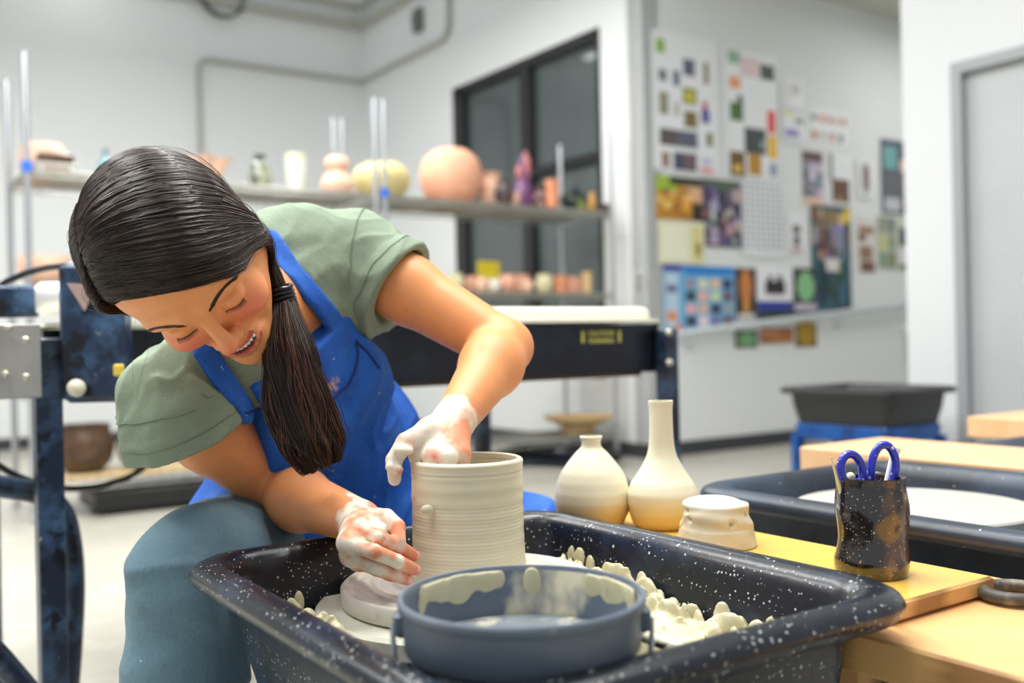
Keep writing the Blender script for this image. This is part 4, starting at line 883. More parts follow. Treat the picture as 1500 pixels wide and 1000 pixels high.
M_bq = mat('leather_clay', srgb(228, 220, 188), .5, noise=[(3, srgb(234, 226, 200), .4, .7), (5, srgb(206, 186, 130), .55, .8, (1, 1, 6))], bump=[(60, .15, .001, (1, 1, 8))])
M_bq2 = mat('leather_clay_darker_foot', srgb(226, 220, 192), .45, noise=[(3, srgb(236, 228, 204), .4, .7)], bump=[(60, .2, .001, (1, 1, 8))])
nt = M_bq2.node_tree; N_ = nt.nodes; K_ = nt.links; b_ = N_['Principled BSDF']          # foot band: colour blends to a darker tan towards the bottom
tc = N_.new('ShaderNodeTexCoord'); sx = N_.new('ShaderNodeSeparateXYZ'); K_.new(tc.outputs['Object'], sx.inputs[0]); mr = N_.new('ShaderNodeMapRange'); mr.inputs['From Min'].default_value = .050; mr.inputs['From Max'].default_value = .018; K_.new(sx.outputs['Z'], mr.inputs['Value'])
mx = N_.new('ShaderNodeMix'); mx.data_type = 'RGBA'; K_.new(mr.outputs[0], mx.inputs['Factor']); K_.new(b_.inputs['Base Color'].links[0].from_socket, mx.inputs['A']); mx.inputs['B'].default_value = srgb(206, 178, 118); K_.new(mx.outputs['Result'], b_.inputs['Base Color'])
def stand_at(px, D, z=ZB): q = at(px, 700, D); q[2] = z; return q
q = stand_at(867, 1.445); ring_ = lambda t, z: .0035*math.sin(z*420)
pot('squat_bottle', q+np.array([0, 0, .0005]), curve([(.044, 0), (.0535, .022), (.0545, .045), (.046, .075), (.026, .102), (.0155, .113), (.0140, .121), (.0165, .1275), (.0160, .129)], 60), M_bq2, 'squat cream bottle with tiny neck on the yellow board, left of the tall one', 'bottle', n=64, wall=.004, wob=ring_)
q = stand_at(970, 1.418)
pot('long_neck_bottle', q+np.array([0, 0, .0005]), curve([(.037, 0), (.0455, .012), (.0505, .040), (.047, .058), (.033, .080), (.0215, .102), (.0175, .125), (.0165, .165), (.0175, .176), (.0175, .180)], 70), M_bq2, 'tall long-necked cream bottle on the yellow board', 'bottle', n=64, wall=.004, wob=ring_)
# lump of wedged clay
q = stand_at(1047, 1.285)
M_lump = mat('wedged_clay', srgb(206, 194, 166), .42, noise=[(9, srgb(214, 204, 178), .4, .7)], bump=[(40, .25, .002, (1, 1, 3))])
def lumpf(P):
    Q = P-q; r = np.sqrt(Q[:, 0]**2+Q[:, 1]**2); z = Q[:, 2]; R_ = .0515-.20*np.clip(z, 0, .06)
    a = np.arctan2(Q[:, 1], Q[:, 0]); R_ = R_+.0018*np.sin(3*a+1)+.0012*vnoise(P, 60)
    R_ = R_+.0013*np.sin(z*260+1.6*np.sin(a*1.+.6)+a*.6)*(z > .024)
    return np.maximum(r-R_, np.maximum(-z+.0006, z-.055))*.7
prims = [fn(lumpf, q+[0, 0, .03], .07)]
prims.append(el(q+np.array([-.004, 0, .054]), (.037, .036, .010), k=.006))
prims.append(rc(q+[-.045, -.012, .047], q+[.045, -.020, .043], .0022, k=.005, op='s')); prims.append(rc(q+[-.045, -.016, .038], q+[.02, -.045, .034], .002, k=.005, op='s'))
Vn, Qn = nets(Field(prims), q-[.06, .06, .002], q+[.06, .06, .08], .0016); Vn = relax(Vn, Qn, 1)
topm = np.clip((Vn[:, 2]-q[2]-.050)/.004+.4*vnoise(Vn, 70), 0, 1)
M_lump = masked(M_lump, 'smooth_top', srgb(240, 238, 228), .6)
o = mesh_np('clay_lump', Vn, Qn, M_lump, masks={'smooth_top': topm}); tag(o, 'rounded lump of wedged clay with pale smeared top on the yellow board', 'clay'); recenter(o, q)
# dark glazed tool cup
q = stand_at(1275, 1.115, ZB+.0005)
M_cup = mat('tenmoku_glaze', srgb(26, 22, 22), .12, spec=.7, coat=.6, noise=[(22, srgb(96, 70, 44), .5, .66, (1, 1, .4)), (11, srgb(150, 110, 70), .62, .72, (1, 1, .5))], splat=[(420, .3, srgb(190, 186, 180), 1), (130, .16, srgb(214, 210, 204), 7)], bump=[(25, .35, .004), (70, .2, .0015)])
def cupwob(t, z): return .020*math.sin(3*t+40*z)+.012*math.sin(5*t-60*z)+.02*math.sin(2*t+25*z)*(1 if z < .06 else .6)
co = [(.0385+.0014*math.sin(z*110)+(.001 if z < .02 else 0), z) for z in np.linspace(0, .107, 24)]
b = MB(); b.lathe([(.034, 0)]+co+[(.0375, .1095), (.0355, .1085)]+[(r-.0055, z) for r, z in reversed(co) if z > .008]+[(.03, .006)], c=q, n=56, wob=cupwob)
cup = b.build('tool_cup', M_cup, angle=60); tag(cup, 'shiny black-brown glazed cup holding scissors and tools on the yellow board', 'cup'); recenter(cup, q)
# scissors standing in the cup
M_sb = mat('blue_scissor_plastic', srgb(34, 44, 170), .25, coat=.3, splat=[(140, .3, srgb(220, 220, 230), 2)], noise=(20, srgb(44, 60, 196), .4, .7))
sc = empty('scissors', q+np.array([0, 0, .008])); tag(sc, 'scissors with blue loop handles standing upright in the glazed cup', 'scissors')
SD = 1.105
def loop(pts, n=44):
    P = [np.array(p, float) for p in pts]; m = len(P); out = []
    for i in range(m):
        p0, p1, p2, p3 = P[i-1], P[i], P[(i+1) % m], P[(i+2) % m]
        for t in np.linspace(0, 1, n//m, endpoint=False): out.append(.5*((2*p1)+(-p0+p2)*t+(2*p0-5*p1+4*p2-p3)*t*t+(-p0+3*p1-3*p2+p3)*t**3))
    return out
l1 = loop([at(x, y, SD+dz) for x, y, dz in ((1236, 702, 0), (1232, 680, 0), (1240, 666, .002), (1252, 667, .004), (1261, 680, .006), (1263, 702, .006), (1250, 707, .003))])
b = MB(); b.tube(l1+[l1[0], l1[1]], .0046, 12, caps=False); b.build('handle_loop', M_sb, sc)
l2 = loop([at(x, y, SD+.012+dz) for x, y, dz in ((1277, 706, 0), (1278, 674, 0), (1287, 655, .0), (1299, 652, .002), (1309, 664, .003), (1312, 684, .004), (1305, 708, .004), (1292, 718, .002))])
b = MB(); b.tube(l2+[l2[0], l2[1]], .0046, 12, caps=False); b.build('handle_loop', M_sb, sc)
b = MB(); b.tube([at(1251, 708, SD+.003), at(1268, 745, SD+.01), at(1272, 775, SD+.01)], .004, 10); b.tube([at(1283, 712, SD+.014), at(1274, 745, SD+.012)], .004, 10); b.build('handle_shank', M_sb, sc)
b = MB(); 
for d_ in (0, .003): b.box(at(1273+d_*400, 792, SD+.011+d_), (.009, .0016, .055), .1, bev=.0005)
b.build('blade', mat('steel_blade', srgb(180, 184, 190), .25, 1.), sc)
def tool(name, a, c, r, m, label, rs=None, cat='tool'):
    b = MB(); n = 6; b.tube([a+(c-a)*i/n for i in range(n+1)], r, 12, rs=rs); o = b.build(name, m); tag(o, label, cat); return recenter(o, a)
M_stick = mat('pale_wood_stick', srgb(232, 220, 170), .5)
tool('wooden_tool', at(1256, 800, 1.112), at(1217, 669, 1.105), .0025, M_stick, 'pale pointed wooden tool leaning out of the left side of the glazed cup', rs=[.0028, .0028, .0028, .0028, .0024, .0018, .0008])
tool('plastic_knife', at(1275, 800, 1.13), at(1313, 656, 1.135), .0035, mat('white_tool_plastic', srgb(238, 238, 234), .35), 'white flat-ended tool leaning out of the right side of the glazed cup', rs=[.003, .003, .003, .0035, .004, .0045, .0052])
b = MB(); b.tube([at(1266, 795, 1.13), at(1249, 702, 1.126)], .002, 8); b.sphere(at(1246, 698, 1.125), .0052, 14, 10); o = b.build('round_headed_tool', M_stick); tag(o, 'small tool with a round cream head seen through the left scissor loop', 'tool'); recenter(o, at(1266, 795, 1.13))
# ================================================================ WHEELS BEHIND, RIGHT
W2 = wheel(1.42, .872, ZR, 'dusty black pottery wheel at right behind the tool cup, with a bare pale wheel head', m=M_tub2, disc_r=.185, disc_v=.075, disc_z=-.026)
q = stand_at(1345, 1.6)
W4 = wheel(3.93, 2.83, ZR, 'far black pottery wheel with bright blue frame standing by the white column', m=mat('far_tub_plastic', srgb(30, 31, 35), .4))
b = MB(); 
M_beam = M_tan
board('beech_board', 1.705, 1.99, .25, 1.395, .545, .602, M_tan, 'thick tan beech board behind the dusty wheel at right', M_tan)
board('beech_board', 2.62, 2.90, .3, 1.56, .545, .602, M_tan, 'further tan board cut off by the right edge of the picture', M_tan)
W3 = wheel(2.30, .90, ZR-.0, 'black pottery wheel between the two tan boards, its rim just showing at the right edge', m=M_tub2)
for u_, v_, lb in ((1.85, .8, 'dark post frame carrying the thick tan beech board'), (2.76, .9, 'dark post frame carrying the further tan board')):
    b = MB()
    for sy in (-.42, .42): b.box(uv(u_, v_+sy, .272), (.05, .05, .544), ROOM, bev=.004); b.box(uv(u_, v_+sy, .53), (.2, .05, .028), ROOM, bev=.004)
    o = b.build('board_stand', M_navy); tag(o, lb, 'stand'); recenter(o, uv(u_, v_, 0))
# dark loop of hose at the right edge on the plywood
q = on_plane(1487, 868, uv(0, 0, ZB-.0135), np.array([0, 0, 1.]))
b = MB(); pts = [q+np.array([.032*math.cos(t), .032*math.sin(t), .0]) for t in np.linspace(0, 2*PI, 40)]; b.tube(pts, .0075, 10, caps=False)
o = b.build('hose_ring', mat('dusty_hose', srgb(70, 66, 60), .5, noise=(30, srgb(150, 140, 120), .5, .7))); tag(o, 'dusty dark ring of hose lying on the plywood at the right edge', 'hose'); recenter(o, q)
# seat
b = MB(); sp_ = np.array([-.27, 1.70, 0]); 
st = empty('stool', sp_); tag(st, 'low round stool the woman sits on, mostly hidden under her', 'stool')
b.lathe([(.15, .40), (.16, .41), (.16, .43), (.15, .44)], c=sp_, n=40); b.build('seat', M_blk, st)
for a in range(3):
    t = a*2*PI/3+.5; b = MB(); b.tube([sp_+np.array([.09*math.cos(t), .09*math.sin(t), .40]), sp_+np.array([.17*math.cos(t), .17*math.sin(t), .0])], .014, 10); b.build('leg', M_navy, st)
q = uv(float(A0@U)+.95, float(A0@V)+.15, 0); b = MB(); b.box(q+np.array([0, 0, .075]), (1.3, .4, .09), ROOM, bev=.006); b.box(q+np.array([0, 0, .015]), (1.2, .3, .03), ROOM, bev=.003)
o = b.build('floor_crate', M_black); tag(o, 'low black crate on the floor beneath the left shelving unit', 'crate'); recenter(o, q)
# ================================================================ THE WOMAN
PC = np.array([-.27, 1.68, .56]); SL = at(522, 380, 1.45); SR = at(246, 588, 1.29); MID = (SL+SR)/2
sp_dir = N3(MID-PC); lat = SL-SR; lat = N3(lat-sp_dir*(lat@sp_dir)); fr_dir = N3(np.cross(lat, sp_dir))
TB = np.array([lat, fr_dir, sp_dir])               # rows: her left, her front, up the spine
tp = lambda l, f, s_, o=MID: o+l*lat+f*fr_dir+s_*sp_dir
IX = lambda v: v[0]*CR+v[1]*CU-v[2]*np.array([0, 1, 0])          # image-aligned axes (right, up, toward viewer) -> world
hL = N3(IX((.8608, .5000, .0948))); hH = IX((-.295, .336, .897)); hH = N3(hH-hL*(hH@hL)); hF = N3(np.cross(hL, hH))
HC = at(256, 370, 1.12); HS = 1.085; HB = np.array([hL, hF, hH])
hd = lambda a, b, c: HC+HS*(a*hL+b*hF+c*hH)
ELL = at(738, 508, 1.385); WRL = at(668, 612, 1.215)
ELR = at(413, 722, 1.405); WRR = at(518, 760, 1.17)
NECK = MID+sp_dir*.035
# ---------- body (one continuous surface)
B = []
# torso core (under the clothes)
B += [el(tp(-.02, -.01, -.13), (.112, .085, .17), TB, k=.04), el(PC+sp_dir*.15, (.115, .085, .13), TB, k=.05), el(PC, (.150, .10, .11), TB, k=.05)]
B += [rc(SL, SR, .046, k=.05), rc(NECK, SL, .05, .042, k=.03), rc(NECK, SR, .05, .042, k=.03)]
HUMP = [at(432, 378, 1.43), at(500, 376, 1.47), at(385, 388, 1.40)]
B += [rc(HUMP[0], HUMP[1], .044, .044, k=.05), rc(HUMP[0], HUMP[2], .044, .04, k=.04), rc(HUMP[0], tp(0, -.03, -.08), .05, .06, k=.05)]
# legs (inside the jeans)
HL = PC+U*.09+np.array([0, 0, -.01]); HR = PC-U*.09+np.array([0, 0, -.01])
KL = np.array([.075, 1.565, .485]); KR = at(294, 840, 1.265)
AR = np.array([KR[0]-.075, KR[1]-.02, .09]); AL = np.array([.14, 1.45, .09])
AL = np.array([KL[0]+.02, KL[1]-.0, .09])
B += [rc(HL, KL, .07, .048, k=.04), rc(HR, KR, .07, .048, k=.04), rc(KL, AL, .046, .032, k=.02), rc(KR, AR, .046, .032, k=.02)]
# arms
def arm(S_, E_, W_, bend_dir, k=.012):
    m1 = S_+(E_-S_)*.35; m2 = E_+(W_-E_)*.28
    out = [rc(S_, m1, .048, .0475, k=.02), rc(m1, E_, .0475, .0375, k=.02), rc(E_, m2, .0375, .0405, k=.014), rc(m2, W_, .0405, .0262, k=.02)]
    return out
B += arm(SL, ELL, WRL, None); B += arm(SR, ELR, WRR, None)
B += [rc(ELL, ELL+N3(ELL-SL)*.006+N3(ELL-WRL)*.008, .030, .024, k=.02)]
# neck and head
I0 = len(B)
B += [rc(hd(0, -.03, -.055), NECK, .046, .052, k=.02), rc(hd(0, -.018, -.085), NECK+fr_dir*.02, .032, .040, k=.02)]
for s_ in (-1, 1): B.append(rc(hd(s_*.05, -.03, -.05), NECK+fr_dir*.045+lat*s_*.02-sp_dir*.0, .012, .010, k=.02))
B += [el(hd(.000, -.008, .016), (.0730, .083, .077), HB, k=.02), el(hd(0, .034, .022), (.062, .047, .054), HB, k=.02), el(hd(0, .030, -.040), (.060, .049, .068), HB, k=.02)]
for s_ in (-1, 1):
    B += [rc(hd(s_*.050, -.002, -.058), hd(s_*.012, .068, -.111), .021, .016, k=.022), rc(hd(s_*.060, .0, -.02), hd(s_*.050, -.004, -.065), .014, .014, k=.02)]
B += [el(hd(0, .080, -.113), (.019, .015, .015), HB, k=.012), el(hd(0, .073, -.098), (.024, .016, .016), HB, k=.012)]
CK = [hd(s_*.039, .061, -.048) for s_ in (-1, 1)]
for s_ in (-1, 1):
    B += [el(hd(s_*.040, .057, -.049), (.022, .022, .019), HB, k=.016), rc(hd(s_*.012, .077, .002), hd(s_*.046, .064, .000), .010, .009, k=.012)]
for s_ in (-1, 1): B.append(el(hd(s_*.031, .092, -.020), (.017, .017, .0125), HB, k=.012, op='s'))
EYE_C = [hd(s_*.031, .0665, -.0215) for s_ in (-1, 1)]
for c in EYE_C: B.append(el(c, (.0155, .0135, .0125), HB, k=.004))
# lid crease line (closed, looking down)
for s_ in (-1, 1): B.append(rc(hd(s_*.020, .0775, -.0115), hd(s_*.042, .072, -.0125), .0016, k=.003, op='s'))
# nose
B += [rc(hd(0, .078, -.008), hd(0, .0965, -.047), .0068, .0085, k=.010), el(hd(0, .0985, -.0515), (.0098, .0105, .0088), HB, k=.008)]
for s_ in (-1, 1): B += [el(hd(s_*.0115, .0885, -.0545), (.0068, .0092, .0068), HB, k=.004)]
for s_ in (-1, 1): B.append(el(hd(s_*.0062, .0930, -.0625), (.0032, .0048, .0032), HB, k=.002, op='s'))
# smile: muzzle, folds, lips (curved upward at the corners)
B += [el(hd(0, .070, -.081), (.027, .020, .021), HB, k=.012)]
def lipc(x, b0, c0): x = np.asarray(x); return b0-11.*x*x, c0+11.*x*x*1.1
def lip_chain(b0, c0, r0, r1, half=.027, n=7, k=.003):
    out = []; xs = np.linspace(-half, half, n); P_ = [hd(x, *lipc(x, b0, c0)) for x in xs]
    for i in range(n-1):
        ra = r1+(r0-r1)*(1-abs(xs[i])/half); rb = r1+(r0-r1)*(1-abs(xs[i+1])/half); out.append(rc(P_[i], P_[i+1], ra, rb, k=k))
    return out
MOUTH = []
xs = np.linspace(-.0235, .0235, 7)
for i in range(6):
    a_ = hd(xs[i], *lipc(xs[i], .0905, -.0848)); b2 = hd(xs[i+1], *lipc(xs[i+1], .0905, -.0840)); w_ = lambda x: .0014+.0042*(1-(abs(x)/.0235)**2)
    MOUTH.append(rc(a_, b2, w_(xs[i]), w_(xs[i+1]), k=.002, op='s'))
LU = lip_chain(.0895, -.0772, .0028, .0016); LLO = lip_chain(.0885, -.0925, .0052, .0020, half=.024)
B += LU+LLO+MOUTH
for s_ in (-1, 1): B.append(rc(hd(s_*.0185, .084, -.060), hd(s_*.034, .066, -.088), .0022, .002, k=.008, op='s'))
# ears
for s_ in (-1, 1):
    B += [el(hd(s_*.075, -.014, -.014), (.006, .014, .024), HB@np.eye(3), k=.008), el(hd(s_*.081, -.011, -.012), (.004, .008, .014), HB, k=.003, op='s')]
for p in B[I0:]:
    p.rad *= HS; p.k *= HS
    if p.kind == 'el': p.r = p.r*HS
    else: p.ra *= HS; p.rb *= HS
# ---------- hands
def finger(pts, rs, k=.002):
    out = [rc(pts[i], pts[i+1], rs[i], rs[i+1]*.97, k=k if i else .005) for i in range(len(pts)-1)]
    return out
FR = [.0092, .0084, .0078, .0068]
R_f = [[at(524, 775, 1.105), at(556, 787, 1.085), at(586, 801, 1.10), at(608, 814, 1.122)],
       [at(510, 795, 1.09), at(548, 808, 1.066), at(582, 822, 1.086), at(608, 834, 1.112)],
       [at(514, 814, 1.10), at(546, 829, 1.080), at(576, 842, 1.092), at(598, 850, 1.105)],
       [at(524, 822, 1.12), at(550, 834, 1.10), at(572, 843, 1.105), at(588, 847, 1.112)]]
R_r = [[.0092, .0082, .0077, .0064], [.0098, .0086, .0080, .0068], [.0090, .0080, .0073, .0060], [.0080, .0070, .0064, .0054]]
for P_, r_ in zip(R_f, R_r): B += finger(P_, r_)
for P_, r_ in zip(R_f, (.0115, .0122, .0115, .010)): B.append(rc(WRR+N3(WRR-ELR)*.012, P_[0], .018, r_, k=.010))
R_t = [at(536, 758, 1.155), at(566, 757, 1.125), at(582, 771, 1.110), at(585, 792, 1.098)]
B += [rc(WRR+N3(WRR-ELR)*.010, R_t[0], .019, .016, k=.012), rc(at(540, 766, 1.13), at(560, 778, 1.112), .011, .008, k=.008), rc(at(530, 765, 1.14), at(520, 800, 1.115), .016, .014, k=.01)]+finger(R_t, [.0135, .0098, .0090, .0076])
L_f = [[at(616, 664, 1.180), at(614, 690, 1.170), at(612, 725, 1.165), at(612, 750, 1.17)],
       [at(634, 668, 1.160), at(634, 695, 1.150), at(632, 735, 1.150), at(631, 765, 1.155)],
       [at(655, 670, 1.150), at(656, 700, 1.145), at(654, 735, 1.147), at(652, 760, 1.15)],
       [at(676, 664, 1.165), at(681, 690, 1.16), at(680, 715, 1.16), at(679, 735, 1.165)]]
for P_, r_ in zip(L_f, R_r): B += finger(P_, r_)
for P_, r_ in zip(L_f, (.0115, .0120, .0115, .0105)): B.append(rc(WRL+N3(WRL-ELL)*.006, P_[0], .0205, r_, k=.009))
L_t = [at(630, 632, 1.185), at(594, 647, 1.165), at(577, 674, 1.160), at(578, 702, 1.160)]
B += [rc(WRL+N3(WRL-ELL)*.004, L_t[0], .019, .0165, k=.010), rc(L_t[0], L_f[0][0], .013, .0115, k=.012)]+finger(L_t, [.0160, .0112, .0100, .0080])
# thick slip ridges clinging to the throwing hands
B += [rc(at(648, 612, 1.195), at(655, 640, 1.172), .006, .004, k=.004), rc(at(586, 660, 1.150), at(600, 660, 1.155), .0065, .005, k=.005), rc(at(571, 684, 1.150), at(585, 688, 1.150), .0055, .005, k=.005)]
body_f = Field(B)
def bounds(prims, pad=.01):
    lo = np.min([p.c-p.rad for p in prims if p.rad < 5], 0)-pad; hi = np.max([p.c+p.rad for p in prims if p.rad < 5], 0)+pad; return lo, hi
lo, hi = bounds([p for p in B if p.op == 'u'])
VB, QB = nets(body_f, lo, hi, .0021, N=22)
VB = relax(VB, QB, 1, .35)
def dist_f(prims, P, k=.002):
    d = np.full(len(P), 9.)
    for p in prims: d = smin(d, p.d(P), k)
    return d
near = lambda P, c, r: np.clip(1-np.linalg.norm(P-c, axis=1)/r, 0, 1)
loc = lambda P: (P-HC)@HB.T/HS
def clip01(x): return np.clip(x, 0, 1)
hq = loc(VB)
m_lip = clip01(1-np.minimum(dist_f(LU, VB), dist_f(LLO, VB))/.0010)*(hq[:, 1] > .077)
m_mouth = clip01(1-(dist_f([Prim('rc', 'u', .002, p.c, p.rad, a=p.a, b=p.b, ba=p.ba, bb=p.bb, ra=p.ra, rb=p.rb) for p in MOUTH], VB))/.0008)*(hq[:, 1] > .055)*(hq[:, 1] < .0895)
m_blush = np.maximum(np.maximum(near(VB, CK[0]+hF*.012, .034), near(VB, CK[1]+hF*.012, .036)), near(VB, hd(0, .105, -.052), .02)*.9)*1.3
def armt(P, a, b): return ((P-a)@(b-a))/((b-a)@(b-a))
nzv = vnoise(VB, 55)*.5+vnoise(VB, 120)*.3
tL = armt(VB, ELL, WRL); nL = np.linalg.norm(VB-WRL, axis=1); tR = armt(VB, ELR, WRR); nR = np.linalg.norm(VB-WRR, axis=1)
tips0 = np.max([near(VB, P_[3], .035)*.8 for P_ in R_f], 0)
m_clay = np.where((tL > .80) & (nL < .16), clip01(.75*clip01((tL-.88)/.14)+.9*nzv), 0)
m_clay = np.maximum(m_clay, np.where((tR > .85) & (nR < .15) & (VB[:, 1] < 1.22), clip01(.62*clip01((tR-.98)/.12)+1.3*nzv-.10)*(1-tips0), 0))
m_clay = np.where(np.linalg.norm(VB-HC, axis=1) < .15, 0, m_clay)
# bare patches on the outer side of the left wrist
m_clay = m_clay*(1-near(VB, at(672, 640, 1.17), .03)*1.2).clip(0, 1)
tips = np.max([near(VB, P_[3], .022) for P_ in R_f]+[near(VB, P_[2], .016) for P_ in R_f], 0)
m_pink = clip01(np.maximum(tips*1.6, .55*clip01((tR-.98)/.1)*(nR < .15)*(VB[:, 1] < 1.25)+.5*clip01((tL-.9)/.1)*(nL < .16)))
M_skin = mat('skin', srgb(232, 154, 98), .42, spec=.35, sss=.06, noise=[(6, srgb(239, 164, 106), .4, .7), (90, srgb(224, 152, 106), .5, .8)], bump=[(260, .10, .0008), (60, .06, .001)])
masked(M_skin, 'blush', srgb(232, 118, 98)); masked(M_skin, 'pink', srgb(226, 140, 118)); masked(M_skin, 'lips', srgb(196, 92, 84), .3); masked(M_skin, 'mouth', srgb(96, 36, 30))
masked(M_skin, 'clay', srgb(232, 222, 202), .28, noise=(140, .6), lo=.30, hi=.85)
who = empty('person', (PC[0], PC[1], 0)); tag(who, 'dark-haired woman in blue apron and green shirt bending over the wheel, throwing a pot', 'person')
body = mesh_np('body', VB, QB, M_skin, who, {'blush': m_blush.clip(0, 1)*.75, 'lips': m_lip, 'mouth': m_mouth, 'clay': m_clay, 'pink': m_pink})
# teeth
T_ = []
xs = np.linspace(-.0195, .0195, 9)
for i in range(8):
    x = (xs[i]+xs[i+1])/2; b_, c_ = lipc(x, .0872, -.0830); T_.append(el(hd(x, b_, c_), (.0031-.0006*(abs(i-3.5) > 2), .0030, .0050-.0012*abs(x)/.0195), HB, k=.0004))
lo, hi = bounds(T_, .003); v_, q_ = nets(Field(T_), lo, hi, .0007); mesh_np('teeth', v_, q_, mat('tooth_enamel', srgb(244, 240, 228), .2, spec=.6), body)
# brows and lashes: short hairs
rb_ = np.random.RandomState(3)
def project(P, off=.0004, it=5):
    P = P.copy()
    for _ in range(it):
        e = 8e-4; g = np.stack([body_f(P+np.eye(3)[i]*e)-body_f(P-np.eye(3)[i]*e) for i in range(3)], 1)/(2*e); g /= np.maximum(np.linalg.norm(g, axis=1, keepdims=True), 1e-6)
        P = P-g*(body_f(P)-off)[:, None]*.9
    return P
M_hairk = mat('brow_hair', srgb(52, 34, 26), .5)
for s_ in (-1, 1):
    pp = []
    for i in range(240):
        t = rb_.rand(); w = .0021*(1-.65*t)*(1-.3*(t < .1)); x = s_*(.0135+.036*t); c = .0015+.0065*math.sin(t*2.1)-.006*t*t+rb_.uniform(-w, w); b_ = .10
        p0 = hd(x, .085-.018*t, c); d = hd(x+s_*.0052, .085-.02*t, c+.0022*(1-1.6*t))-p0
        pp.append([p0, p0+d*.5, p0+d])
    pp = np.array(pp); sh = pp.shape; pr_ = project(pp.reshape(-1, 3)).reshape(sh); strands(pr_, np.array([.00038, .00032, .0001]), 'eyebrow', M_hairk, body)
pp = []
for s_ in (-1, 1):
    for i in range(50):
        t = i/49; x = s_*(.0185+.0265*t); c = -.0285-.0035*math.sin(PI*t)
        p0 = project(np.array([hd(x, .080, c)]), .0)[0]; d = (hF*.55-hH*.75+hL*s_*(.5*t-.1)); d = N3(d)*(.0036+.0015*t)
        pp.append([p0, p0+d*.5+hF*.0008, p0+d+hF*.0018])
    # lid line
strands(np.array(pp), np.array([.00022, .00014, .00005]), 'eyelash', M_hairk, body)
for s_ in (-1, 1):
    P_ = project(np.array([hd(s_*(.0180+.0280*t), .080, -.0285-.0035*math.sin(PI*t)) for t in np.linspace(0, 1, 14)]), .0003)
    b = MB(); b.tube(P_, .0004, 6, rs=[.0002]+[.00045]*12+[.0002]); b.build('lash_line', M_hairk, body)
# finger nails on the near hand
for P_, r_ in zip(R_f[:3], R_r[:3]):
    d = N3(P_[3]-P_[2]); up = N3(np.array([-.1, -.75, .45])); up = N3(up-d*(up@d)); sd = np.cross(d, up); c = P_[3]-d*.001+up*r_[3]*.62
    v_, q_ = nets(Field([el(c, (.0062, .0046, .0026), np.array([d, sd, up]), k=.001)]), c-.009, c+.009, .0008); mesh_np('nail', v_, q_, mat('nail', srgb(236, 176, 160), .25), body)
# ---------- T-shirt
def fold(P, a, b, amp, width, phase=0.):
    """ridge running from a to b"""
    a = np.array(a); b = np.array(b); ba = b-a; t = np.clip(((P-a)@ba)/(ba@ba), 0, 1); d = np.linalg.norm(P-a-t[:, None]*ba, axis=1)
    return amp*np.exp(-(d/width)**2)*np.sin(PI*np.clip(t, .02, .98))**.5
TORS = [el(tp(-.022, -.005, -.13), (.124, .105, .19), TB, k=.04), el(PC+sp_dir*.14, (.140, .105, .14), TB, k=.05), el(PC, (.172, .118, .12), TB, k=.05)]
TORS += [el(tp(s_*.054-.012, .060, -.135), (.056, .050, .060), TB, k=.03) for s_ in (-1, 1)]
SHO = [rc(SL-lat*.01, SR+lat*.01, .056, k=.05), rc(NECK-sp_dir*.012, SL, .056, .052, k=.035), rc(NECK-sp_dir*.012, SR, .056, .052, k=.035)]
aL = N3(ELL-SL); aR = N3(ELR-SR); lenL = np.linalg.norm(ELL-SL); lenR = np.linalg.norm(ELR-SR)
cuffL = SL+aL*.082; cuffR = SR+aR*.135
hR = N3(aR*.35+IX((.12, -1, -.2))*.65); cR = at(270, 648, 1.275)
SLV = [rc(SL, SL+aL*.11-np.array([0, 0, .010]), .061, .079, k=.03), rc(SR, at(268, 622, 1.285), .058, .068, k=.03), rc(at(268, 622, 1.285), cR+hR*.05, .070, .074, k=.02)]
SHO += [rc(HUMP[0], HUMP[1], .056, .058, k=.05), rc(HUMP[0], HUMP[2], .056, .05, k=.04), rc(HUMP[0], tp(0, -.03, -.08), .062, .07, k=.05)]
hollowL = rc(SL+aL*.02, SL+aL*.20-np.array([0, 0, .014]), .050, .088, k=.004, op='s'); hollowR = rc(SR+(cR-SR)*.45, cR+hR*.12, .050, .076, k=.004, op='s')
def shirt_base(P, bc=None, bh=None):
    return Field(TORS+SHO+SLV)(P, bc, bh)
cutL = fn(lambda P: (P-cuffL)@aL, k=.004, op='i'); 
def cuff_cut(P):
    # cut each sleeve square at its hem; only near that sleeve
    dL = (P-cuffL)@aL; dR = (P-cR)@hR
    nl = np.linalg.norm(P-(cuffL+aL*.05), axis=1) < .13; nr = np.linalg.norm(P-(cR+hR*.05), axis=1) < .13
    return np.where(nl & nr, np.maximum(dL, dR), np.where(nl, dL, np.where(nr, dR, -.2)))
def neck_cut(P):
    q = (P-NECK)@TB.T; r = np.sqrt((q[:, 0]/1.0)**2+((q[:, 1]-.035)/1.15)**2)
    return r-.066
